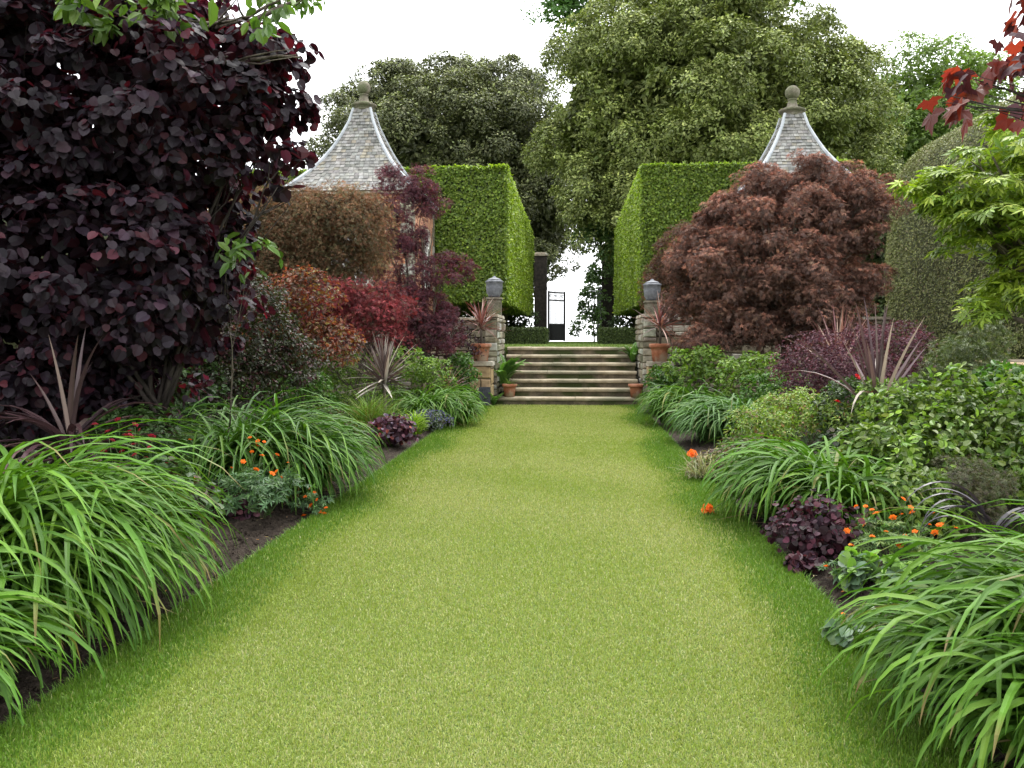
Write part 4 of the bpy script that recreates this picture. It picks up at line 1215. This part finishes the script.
flowering('red_flowered_plant', (-3.05, 5.5, .04), 'plant with dark red flowers between the drooping cordyline and the daylilies', 'flowering plant', .42, .8, 420, .07,
          [((.06, .12, .03), 3), ((.05, .09, .03), 3), ((.07, .05, .03), 1)], 5, .028, (.28, .018, .04), 22, leaf_h=.55, spread=1.0,
          heads=[hd(x, y, 5.4 + .02 * i) for i, (x, y) in enumerate([(95, 425), (108, 432), (118, 420), (126, 436), (133, 445), (104, 452), (112, 441), (140, 430), (150, 448), (88, 436), (122, 452), (135, 425), (97, 462), (146, 458)])], tmpl=OVAL)
GEUM_L = [((.060, .125, .045), 4), ((.085, .16, .05), 3), ((.05, .10, .04), 2)]
flowering('orange_geum', at(258, 512, 6.55) * [1, 1, 0] + [0, 0, .02], 'geum with orange flowers on wiry stems in front of the broad dark daylily', 'flowering plant', .36, .62, 620, .06, GEUM_L, 6, .025, (.82, .20, .02), 18,
          heads=[hd(x, y, Y) for x, y, Y in [(250, 438, 6.7), (258, 442, 6.7), (252, 452, 6.6), (262, 456, 6.5), (190, 440, 6.8), (196, 478, 6.5), (243, 462, 6.5), (277, 455, 6.8), (288, 463, 6.7), (195, 488, 6.4), (291, 470, 6.9), (272, 474, 6.4), (256, 470, 6.4), (283, 478, 6.6)]], leaf_h=.4)
flowering('orange_geum', at(312, 516, 6.9) * [1, 1, 0] + [0, 0, .0], 'low orange geum flowering over the lawn edge', 'flowering plant', .16, .2, 90, .05, GEUM_L, 6, .025, (.85, .19, .02), 12,
          heads=[hd(x, y, 6.8) for x, y in [(306, 497), (314, 494), (311, 506), (319, 512), (324, 514), (330, 520), (304, 516), (317, 500), (326, 508)]], leaf_h=.14)
ACERW = palmate([-120, -62, 0, 62, 120], [.7, .9, 1, .9, .7], 30, .2)
HEU = [((.055, .020, .030), 4), ((.075, .028, .036), 3), ((.04, .018, .028), 3), ((.10, .075, .08), 1)]


def heuchera(loc, r, h, n, label, pal=HEU, L=.052):
    reseed(label)
    loc = np.array(loc, float)
    mb = MB()
    foliage(mb, [((0, 0, h * .45), (r, r, h * .55))], max(12, n // 7), h * .4, n * 2, L * .9, ROUND, pal, wl=1.1, up=.8, droop=.5, minz=-.1, inner=.6, jit=.75, var=.3)
    o = mb.build('heuchera', M['mapleleaf']); o.location = loc
    return tag(o, label, 'heuchera', 'purple leaved heucheras')


heuchera(at(217, 520, 6.5) * [1, 1, 0] + [0, 0, .0], .22, .26, 260, 'small dark purple heuchera in bare soil beside the orange geum')
heuchera(at(390, 452, 11.1) * [1, 1, 0] + [-.0, 0, .02], .34, .36, 260, 'purple heuchera with silvered leaves in front of the blue catmint', [((.07, .025, .04), 4), ((.12, .09, .12), 2), ((.05, .02, .03), 3), ((.14, .04, .03), 1)])
for (px, py, Y, r_, lab) in ((395, 440, 12.3, .36, 'blue flowered catmint behind the silvered heuchera'), (430, 436, 13.1, .36, 'blue flowered catmint spilling on the lawn edge below the daylily')):
    p = at(px, py, Y) * [1, 1, 0]
    r = thing('catmint', p, lab, 'flowering plant', 'blue catmint mounds')
    mb = MB(); foliage(mb, [((0, 0, .13), (r_, r_, .16))], 60, .08, 1500, .035, DIAMOND, [((.075, .095, .07), 3), ((.06, .085, .05), 2)], minz=-.1); mb.build('foliage', M['leaf'], r)
    mb = MB(); n = 420; a = rng.uniform(0, 6.28, n); q = rng.random(n) ** .5 * r_ * 1.1
    P = np.stack([np.cos(a) * q, np.sin(a) * q, .27 * np.sqrt(np.clip(1.1 - (q / r_) ** 2 * .8, .1, 1)) + rng.uniform(-.02, .08, n)], -1)
    put_leaves(mb, P, runit(n) + UP, runit(n), np.full(n, .028), np.full(n, .020), DIAMOND, pick_cols(n, [((.10, .10, .27), 3), ((.15, .13, .30), 2), ((.07, .07, .18), 2)]))
    o = mb.build('flowers', M['petal'], r); o['kind'] = 'stuff'

# leafy fillers, left
FILL = [
    ((305, 400, 12.2), (36, 30, .5), 'leafy green perennial between the broad daylily and the grassy tuft', GREEN_MID, .07),
    ((345, 372, 14.2), (36, 22, .6), 'soft yellow green perennial in front of the crimson maple', GREEN_FRESH, .055),
    ((400, 366, 15.2), (30, 18, .5), 'bright green perennial behind the pale striped cordyline', GREEN_FRESH, .06),
    ((320, 430, 11.2), (34, 24, .4), 'leafy perennial with bronze tints behind the broad daylily', [((.07, .12, .03), 3), ((.12, .07, .04), 1)], .06),
    ((462, 372, 17.3), (16, 16, .35), 'leafy perennial beside the plinth with the slate', GREEN_MID, .07),
    ((375, 440, 11.6), (20, 12, .3), 'low bronze green groundcover beside the silvered heuchera', [((.10, .12, .04), 3), ((.10, .06, .035), 2)], .05),
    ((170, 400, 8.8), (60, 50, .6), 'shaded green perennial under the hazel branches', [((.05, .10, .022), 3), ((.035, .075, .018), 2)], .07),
    ((130, 450, 6.4), (50, 40, .4), 'dark green leafy plant behind the dark red flowers', [((.045, .09, .02), 3), ((.03, .06, .015), 2)], .06),
    ((225, 500, 7.0), (30, 26, .25), 'blue green leafy plant behind the small dark heuchera', [((.06, .11, .06), 3), ((.05, .09, .04), 2)], .06),
    ((330, 388, 13.2), (34, 24, .5), 'feathery fresh green perennial behind the grassy tuft', GREEN_FRESH, .04),
    ((432, 374, 15.6), (26, 16, .5), 'fresh green perennial between the pale striped and the small reddish cordyline', GREEN_FRESH, .06),
    ((275, 385, 11.0), (34, 24, .5), 'shaded leafy perennial below the copper shrub', GREEN_MID, .06),
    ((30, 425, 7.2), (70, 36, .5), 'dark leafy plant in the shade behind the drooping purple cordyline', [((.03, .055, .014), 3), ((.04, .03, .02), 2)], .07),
]
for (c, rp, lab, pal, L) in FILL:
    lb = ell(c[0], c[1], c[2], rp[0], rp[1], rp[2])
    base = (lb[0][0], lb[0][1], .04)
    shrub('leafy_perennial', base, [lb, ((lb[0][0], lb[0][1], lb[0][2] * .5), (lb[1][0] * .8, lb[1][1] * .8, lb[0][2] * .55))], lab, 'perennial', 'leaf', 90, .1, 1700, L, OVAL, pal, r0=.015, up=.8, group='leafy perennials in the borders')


def fern(loc, n, L, label):
    reseed(label)
    loc = np.array(loc, float); mb = MB()
    for i in range(n):
        a = rng.uniform(0, 6.28); e0 = R(rng.uniform(60, 88)); dr = R(rng.uniform(40, 95)); l = L * rng.uniform(.7, 1.1)
        k = 26; s = np.linspace(0, 1, k); el = e0 - dr * s ** 1.5
        h = np.cumsum(np.cos(el)) * l / k; z = np.cumsum(np.sin(el)) * l / k
        P = np.stack([h * math.sin(a), h * math.cos(a), z], -1)
        T = nrm(np.gradient(P, axis=0)); S = np.tile([math.cos(a), -math.sin(a), 0], (k, 1)); N = np.cross(S, T)
        w = .16 * l * np.sin(np.pi * (s * .85 + .12)) + .01
        col = pick_cols(1, [((.10, .20, .035), 3), ((.075, .16, .03), 2)])[0]
        for sg in (-1, 1):
            put_leaves(mb, P, S * sg + T * .4, N, w, np.full(k, l / k * 1.3), DIAMOND, np.tile(col, (k, 1)))
        mb.tube(P[::5], .003, 4, col * .7)
    o = mb.build('fern', M['leaf']); o.location = loc
    return tag(o, label, 'fern', 'ferns beside the steps')


fern((-1.58, 18.9, RH * 2 + .0), 26, .95, 'tall pale green fern growing up the flank wall beside the bottom pot')
fern((1.42, 19.9, RH * 5), 18, .55, 'small fern on the upper steps against the flank wall')
fern((-1.75, 18.15, .0), 14, .4, 'small fern at the foot of the plinth with the slate')

# ================================================================== RIGHT BORDER
MAP = [((.14, .075, .055), 4), ((.115, .07, .054), 4), ((.175, .092, .064), 2), ((.09, .06, .05), 3)]
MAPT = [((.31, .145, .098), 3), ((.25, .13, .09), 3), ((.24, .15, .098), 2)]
env = [ell(792, 198, 16.4, 50, 28, 1.0), ell(832, 225, 16.4, 34, 40, 1.0), ell(852, 232, 16.3, 20, 34, .8), ell(850, 203, 16.3, 26, 24, .8), ell(825, 200, 16.2, 38, 22, .8), ell(776, 265, 16.4, 78, 70, 1.7), ell(708, 285, 16.2, 28, 50, 1.0), ell(828, 275, 16.4, 36, 56, 1.2), ell(745, 240, 16.3, 30, 28, .8), ell(772, 318, 16.0, 74, 40, 1.4), ell(735, 332, 15.9, 46, 28, .9), ell(805, 335, 15.8, 52, 30, .9)]
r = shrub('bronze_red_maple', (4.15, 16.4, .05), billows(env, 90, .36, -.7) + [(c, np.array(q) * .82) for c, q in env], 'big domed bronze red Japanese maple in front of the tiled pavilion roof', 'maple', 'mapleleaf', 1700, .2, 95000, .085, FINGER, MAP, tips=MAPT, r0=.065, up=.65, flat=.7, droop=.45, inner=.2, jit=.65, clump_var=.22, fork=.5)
shrub('bronze_shrub', (2.75, 21.6, TZ), [ell(685, 262, 21.6, 30, 34, .8), ell(668, 290, 21.6, 22, 30, .6), ell(705, 295, 21.6, 28, 36, .7)], 'small dull bronze shrub behind the half hidden lead urn', 'shrub', 'mapleleaf', 300, .22, 14000, .09, FINGER, [((.10, .055, .035), 3), ((.075, .05, .032), 3), ((.14, .07, .045), 1)], r0=.045, up=.6)
BARB = [((.085, .034, .046), 4), ((.058, .026, .034), 4), ((.12, .055, .068), 2)]
shrub('purple_barberry', (3.75, 11.6, .05), [ell(850, 362, 11.6, 72, 32, .85), ell(815, 375, 11.3, 36, 26, .5), ell(895, 355, 11.8, 34, 32, .6), ell(850, 395, 11.3, 66, 34, .8)], 'rounded purple barberry behind the tall striped cordyline', 'shrub', 'mapleleaf', 420, .14, 11000, .042, OVAL, BARB, r0=.03, up=.6, flat=.6)
cb = at(877, 418, 9.2)
cordyline((cb[0], cb[1], .05), cb[2] - .05, 1.2, 30, 'tall pale striped cordyline with two arching leaves before the barberry', [((.11, .08, .075), 4), ((.30, .27, .23), 2), ((.085, .05, .055), 4)], .05, 32, 90, 8, droopers=6)
cb = at(838, 372, 12.8)
cordyline((cb[0], cb[1], .05), cb[2] - .05, .95, 46, 'pinkish spiky cordyline rising behind the barberry', [((.25, .13, .11), 3), ((.33, .22, .17), 2), ((.16, .07, .07), 2)], .034, 10, 85, 12)
# lime green maple at the near side
LIME = [((.22, .30, .026), 4), ((.165, .245, .026), 3), ((.27, .34, .04), 2), ((.115, .185, .024), 2)]
lm = [ell(1002, 152, 6.3, 36, 12, .4), ell(975, 190, 6.4, 46, 13, .45), ell(1022, 222, 6.2, 56, 14, .5), ell(990, 250, 6.5, 36, 12, .4), ell(1022, 290, 6.3, 36, 14, .4), ell(1070, 180, 6.4, 60, 50, .7), ell(1080, 260, 6.4, 66, 50, .7), ell(940, 182, 6.5, 26, 9, .25), ell(955, 205, 6.5, 18, 7, .2), ell(975, 310, 6.4, 18, 9, .2), ell(1024, 118, 6.3, 30, 12, .35), ell(985, 215, 6.3, 34, 10, .35)]
shrub('lime_green_maple', (4.7, 6.7, .05), lm, 'lime green maple spreading layered branches in front of the yew hedge', 'maple', 'leaf', 230, .15, 5200, .088, ACER, LIME, r0=.07, fork=.6, up=1.3, jit=.3, flat=.3, droop=.35, inner=.04, minz=-.9, wl=1.)
# red maple branch hanging in from the side
RM = [((.10, .024, .018), 4), ((.14, .036, .02), 3), ((.05, .018, .024), 3)]
rm = [ell(1000, 92, 2.9, 44, 16, .12), ell(952, 98, 2.9, 18, 8, .07), ell(1015, 58, 3.0, 18, 8, .1), ell(978, 78, 2.95, 26, 10, .1), ell(1050, 80, 2.9, 40, 34, .25), ell(1120, 40, 3.0, 90, 90, .5), ell(1250, -60, 3.0, 170, 170, 1.)]
shrub('red_maple_tree', (4.6, 3.3, 0), rm, 'red leaved maple whose branch tip hangs into the white sky', 'maple', 'redleaf', 150, .09, 1000, .062, NORWAY, RM, bark='darkbark', r0=.02, fork=.8, up=.9, jit=.55, droop=.9, inner=0, minz=-.9, wl=1.)
shrub('olive_conifer', (3.85, 8.4, .05), [ell(965, 372, 8.4, 34, 30, .4), ell(970, 400, 8.3, 52, 36, .5), ell(935, 405, 8.3, 34, 26, .35), ell(985, 345, 8.5, 16, 20, .2)], 'olive green feathery conifer below the lime green maple', 'conifer', 'leaf', 260, .1, 9000, .05, FINGER, [((.075, .10, .03), 4), ((.055, .075, .024), 3), ((.12, .13, .04), 1)], r0=.03, up=.4, jit=.8)

daylily(at(692, 412, 14.2) * [1, 1, 0] + [0, 0, .04], .85, .98, 760, 'dense daylily clump next to the plinth across the lawn from the catmint', GREEN_DAY, .031, R(-90), .35, S=7)
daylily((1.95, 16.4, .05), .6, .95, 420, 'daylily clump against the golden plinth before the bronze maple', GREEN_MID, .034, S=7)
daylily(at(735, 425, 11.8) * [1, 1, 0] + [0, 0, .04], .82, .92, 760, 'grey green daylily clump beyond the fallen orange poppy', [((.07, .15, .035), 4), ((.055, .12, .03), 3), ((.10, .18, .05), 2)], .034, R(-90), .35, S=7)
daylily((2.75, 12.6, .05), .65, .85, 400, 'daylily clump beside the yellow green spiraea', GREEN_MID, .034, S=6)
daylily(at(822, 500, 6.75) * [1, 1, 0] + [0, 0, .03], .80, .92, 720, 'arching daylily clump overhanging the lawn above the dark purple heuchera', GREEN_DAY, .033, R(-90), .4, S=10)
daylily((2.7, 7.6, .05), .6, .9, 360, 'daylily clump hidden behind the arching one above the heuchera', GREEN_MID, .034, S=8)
daylily(at(1075, 700, 3.2) * [1, 1, 0] + [.08, 0, .02], .80, 1.08, 1100, 'nearest daylily clump with broad pale blades below the dark arching leaves', GREEN_DAY, .033, R(-90), .35, S=11)
daylily((2.75, 3.9, .03), .8, .9, 500, 'daylily clump behind the broad pale bladed one at the picture edge', GREEN_DAY, .033, R(-90), .2, S=10)

ROSE = [((.105, .175, .022), 4), ((.07, .13, .018), 3), ((.14, .21, .028), 3), ((.15, .19, .07), 1)]
shrub('rose_bush', (3.05, 7.2, .05), [ell(930, 440, 7.2, 66, 42, .6), ell(905, 470, 6.9, 50, 40, .5), ell(985, 430, 7.3, 56, 40, .6), ell(1010, 470, 7.0, 60, 40, .6), ell(935, 415, 7.4, 40, 26, .4), ell(890, 412, 7.3, 12, 18, .15), ell(960, 392, 7.4, 10, 18, .15), ell(1000, 390, 7.4, 14, 16, .15), ell(865, 445, 7.0, 16, 14, .2), ell(925, 395, 7.4, 10, 16, .12), ell(1018, 405, 7.0, 14, 18, .15)], 'broad leaved green bush with pale shining leaves beside the arching daylily', 'bush', 'leaf', 420, .13, 7000, .064, OVAL, ROSE, r0=.025, wl=.68, up=.7, droop=.4, jit=.8, clump_var=.25, outer=.62, var=.22)
SPI = [((.17, .25, .035), 3), ((.13, .21, .035), 3), ((.22, .22, .06), 1), ((.20, .12, .05), .4)]
shrub('spiraea', (2.75, 9.8, .05), [ell(760, 432, 9.4, 34, 22, .35), ell(800, 415, 10.2, 44, 22, .5), ell(835, 425, 9.6, 30, 20, .4)], 'yellow green spiraea between the grey green and the arching daylilies', 'shrub', 'leaf', 170, .1, 4600, .042, OVAL, SPI, r0=.015, up=.7)
FILR = [
    ((700, 366, 14.9), (36, 18, .5), 'bright yellow green perennial at the foot of the bronze maple', GREEN_FRESH, .075),
    ((754, 372, 13.7), (36, 16, .5), 'light green perennial between the bronze maple and the barberry', GREEN_FRESH, .07),
    ((664, 380, 17.2), (16, 12, .35), 'leafy perennial touching the plinth before the bronze maple', GREEN_MID, .07),
    ((775, 392, 12.6), (34, 18, .4), 'mid green perennial in front of the barberry', GREEN_MID, .06),
    ((850, 415, 9.6), (32, 32, .4), 'dark leaved dahlia below the tall striped cordyline', [((.045, .08, .022), 3), ((.035, .06, .02), 3), ((.09, .15, .03), 1)], .06),
    ((895, 400, 9.0), (30, 20, .4), 'pale green perennial beside the tall striped cordyline', GREEN_FRESH, .06),
    ((968, 478, 6.3), (34, 14, .35), 'smoky bronze fennel behind the dark arching leaves', [((.095, .085, .045), 3), ((.075, .09, .035), 3), ((.06, .045, .035), 1)], .035),
    ((1010, 400, 7.8), (40, 30, .5), 'leafy green perennial beneath the lime green maple', GREEN_MID, .075),
    ((910, 500, 6.2), (40, 26, .3), 'fresh leafy plant behind the orange flowers and the heuchera', ROSE, .06),
    ((720, 470, 9.0), (24, 14, .3), 'faded straw and bronze plant beside the fallen orange poppy', [((.20, .17, .08), 3), ((.12, .10, .05), 2), ((.10, .15, .05), 2), ((.13, .06, .05), 1)], .05),
    ((745, 455, 9.2), (28, 16, .3), 'bronze tinted plant between the faded plant and the spiraea', [((.12, .13, .05), 2), ((.13, .07, .05), 1), ((.09, .15, .04), 2)], .05),
]
for (c, rp, lab, pal, L) in FILR:
    lb = ell(c[0], c[1], c[2], rp[0], rp[1], rp[2])
    base = (lb[0][0], lb[0][1], .04)
    fen = 'fennel' in lab
    shrub('leafy_perennial', base, [lb, ((lb[0][0], lb[0][1], lb[0][2] * .5), (lb[1][0] * .8, lb[1][1] * .8, lb[0][2] * .55))], lab, 'perennial', 'leaf', 90, .1, 1800 if not fen else 4000, L, FINGER if fen else OVAL, pal, r0=.015, up=.8, group='leafy perennials in the borders')
flowering('red_dahlia', (at(850, 430, 9.3)[0], 9.3, .05), 'dahlia with a few scarlet blooms below the tall striped cordyline', 'flowering plant', .3, .75, 260, .07, [((.04, .075, .022), 3), ((.06, .05, .03), 1)], 8, .038, (.55, .012, .02), 4, leaf_h=.5, tmpl=OVAL,
          heads=[hd(837, 402, 9.1), hd(872, 393, 9.0), hd(875, 398, 9.0), hd(857, 377, 9.2)])
flowering('orange_geum', at(890, 560, 5.55) * [1, 1, 0] + [0, 0, .03], 'geum with many orange flowers beside the dark purple heuchera', 'flowering plant', .3, .4, 420, .05, [((.11, .19, .035), 3), ((.075, .15, .04), 3), ((.16, .22, .05), 1)], 6, .025, (.84, .22, .025), 26,
          heads=[hd(x, y, Y) for x, y, Y in [(847, 531, 5.6), (862, 520, 5.7), (865, 525, 5.6), (872, 537, 5.5), (881, 523, 5.7), (886, 532, 5.6), (893, 518, 5.7), (905, 536, 5.5), (912, 512, 5.9), (915, 532, 5.6), (929, 525, 5.6), (941, 525, 5.6), (955, 528, 5.6), (935, 533, 5.4), (852, 546, 5.5), (900, 545, 5.4)]], leaf_h=.22)
flowering('orange_geum', at(842, 585, 5.1) * [1, 1, 0] + [0, 0, .02], 'creeping orange geum in the bare soil at the lawn edge', 'flowering plant', .14, .12, 60, .04, GEUM_L, 6, .024, (.84, .22, .025), 9,
          heads=[hd(x, y, Y) for x, y, Y in [(826, 567, 5.2), (836, 575, 5.15), (845, 563, 5.2), (860, 600, 4.9), (853, 571, 5.2), (894, 622, 4.6)]], leaf_h=.09)
flowering('cranesbill', at(885, 580, 5.0) * [1, 1, 0] + [0, 0, .02], 'low plant with grey green and lime leaves in front of the orange flowers', 'flowering plant', .26, .2, 260, .07, [((.09, .15, .08), 3), ((.14, .26, .035), 2)], 5, .014, (.75, .35, .05), 2, leaf_h=.16, tmpl=ROUND)
flowering('cranesbill', at(868, 650, 4.1) * [1, 1, 0] + [0, 0, .02], 'small grey green leafed plant under the nearest daylily', 'flowering plant', .16, .12, 90, .06, [((.09, .15, .08), 3), ((.08, .14, .05), 2)], 5, .014, (.85, .25, .03), 1, leaf_h=.1, tmpl=ROUND)
heuchera(at(816, 545, 5.75) * [1, 1, 0] + [.02, 0, .0], .26, .34, 260, 'dark purple heuchera at the lawn edge below the arching daylily', [((.04, .016, .024), 4), ((.075, .020, .032), 2), ((.03, .018, .022), 3), ((.08, .065, .07), .6)], .040)
heuchera(at(800, 563, 5.4) * [1, 1, 0] + [.02, 0, -.01], .09, .1, 36, 'tiny purple heuchera seedling at the lawn edge', L=.05)
# dark arching phormium leaves
mb = MB(); pc = at(992, 530, 4.9)
n = 10
azp = np.array([-90, -80, -100, -95, -70, -110, 75, 95, 120, -60]) * np.pi / 180
ribbons(mb, np.tile([0, 0, .3], (n, 1)) + rng.normal(0, .025, (n, 3)), azp, R(np.array([76, 70, 80, 62, 55, 66, 70, 60, 70, 84.])), R(np.array([150, 165, 140, 120, 150, 130, 150, 140, 140, 130.])), np.array([.66, .6, .72, .5, .5, .55, .6, .6, .6, .6]), rng.uniform(.034, .048, n),
        pick_cols(n, [((.05, .046, .055), 3), ((.085, .08, .088), 2), ((.035, .03, .038), 2)], .15), 14, .25, 1.3, .01, prof='sword')
mb.tube([(0, 0, -.02), (.01, 0, .15), (0, 0, .33)], [.03, .028, .03], 8, (.04, .035, .035))
o = mb.build('dark_phormium', M['sword']); o.location = (pc[0], pc[1], .04)
tag(o, 'dark arching strap leaves behind the nearest daylily clump', 'phormium')

# variegated tuft and the orange poppies
mb = MB(); n = 150
ribbons(mb, rng.normal(0, .07, (n, 3)) * [1, 1, 0], rng.uniform(0, 6.28, n), R(rng.uniform(30, 88, n)), R(rng.uniform(10, 90, n)), rng.uniform(.15, .36, n), np.full(n, .009),
        pick_cols(n, [((.30, .31, .19), 3), ((.18, .20, .10), 2), ((.24, .19, .11), 2)], .15), 6, .2, 1.3, .01)
p = at(700, 480, 8.8); o = mb.build('variegated_grass', M['blade']); o.location = (p[0], 8.8, .03)
tag(o, 'tuft of cream variegated grass behind the fallen orange poppy', 'grass tuft')


def poppy(loc, r_, label, stem_to):
    root = thing('orange_poppy', loc, label, 'poppy', 'orange poppy blooms at the lawn edge')
    mb = MB()
    k = 70
    d = runit(k); d[:, 2] = np.abs(d[:, 2]) * 1.3 - .25; d = nrm(d)
    put_leaves(mb, np.tile([0, 0, r_ * .62], (k, 1)) + d * r_ * .45, nrm(d * .5 + runit(k) * .6), d + runit(k) * .3, r_ * rng.uniform(.45, .65, k), r_ * rng.uniform(.5, .7, k), ROUND, pick_cols(k, [((.82, .20, .03), 3), ((.88, .30, .07), 2)], .08))
    b = mb.build('bloom', M['petal'], root)
    mb = MB(); e = np.array(stem_to) - np.array(loc); t = np.linspace(0, 1, 7)[:, None]
    mb.tube(np.array([0, 0, r_ * .3]) + e * t + np.sin(t * np.pi) * [0, 0, .06], .003, 5); mb.build('stem', M['stalk'], root)


p = at(708, 514, 7.05); poppy((p[0], p[1], .004), .062, 'orange poppy bloom fallen onto the lawn grass', (p[0] + .55, p[1] + .4, .1))
p = at(692, 460, 8.9); poppy((p[0], p[1], .22), .062, 'orange poppy bloom over the cream variegated grass', (p[0] + .1, p[1] + .1, .03))
# fallen petals and dry leaves on the soil
mb = MB(); n = 260
sd = rng.random(n) < .5; dd = .03 + rng.random(n) * .8
P = np.stack([np.where(sd, LX0 - dd, LX1 + dd), rng.uniform(3.2, 8, n), -.03 + .11 * np.clip(dd / .5, 0, 1) ** .7], -1)
put_leaves(mb, P, runit(n) * [1, 1, .2], UP + rng.normal(0, .25, (n, 3)), rng.uniform(.012, .035, n), rng.uniform(.006, .016, n), OVAL, pick_cols(n, [((.22, .15, .07), 3), ((.15, .09, .05), 3), ((.5, .2, .05), .4), ((.3, .26, .16), 1)]))
stuff(mb.build('leaf_litter', M['leaf']), 'dry leaves and petals on the soil')

mb = MB(); n = 26000
sd = rng.random(n) < .5; dd = 1.1 + rng.random(n) * 6.5; y = rng.uniform(5.5, 19.8, n)
k = (dd > 1.5) | (y > 8.5)
sd, dd, y = sd[k], dd[k], y[k]; n = len(y); x = np.where(sd, LX0 - dd, LX1 + dd)
hgt = .22 * np.clip(.5 + smooth_noise(x, y, 2.0, 91), 0, 1.2)
P = np.stack([x, y, .04 + hgt * rng.random(n)], -1)
put_leaves(mb, P, runit(n) + UP * .3, runit(n) * .6 + UP, rng.uniform(.05, .11, n), rng.uniform(.03, .06, n), OVAL, pick_cols(n, [((.05, .095, .02), 3), ((.035, .07, .016), 3), ((.07, .12, .025), 1), ((.06, .035, .025), .5)], .2))
stuff(mb.build('ground_cover', M['leaf']), 'low leafy ground cover filling the beds between the shrubs')
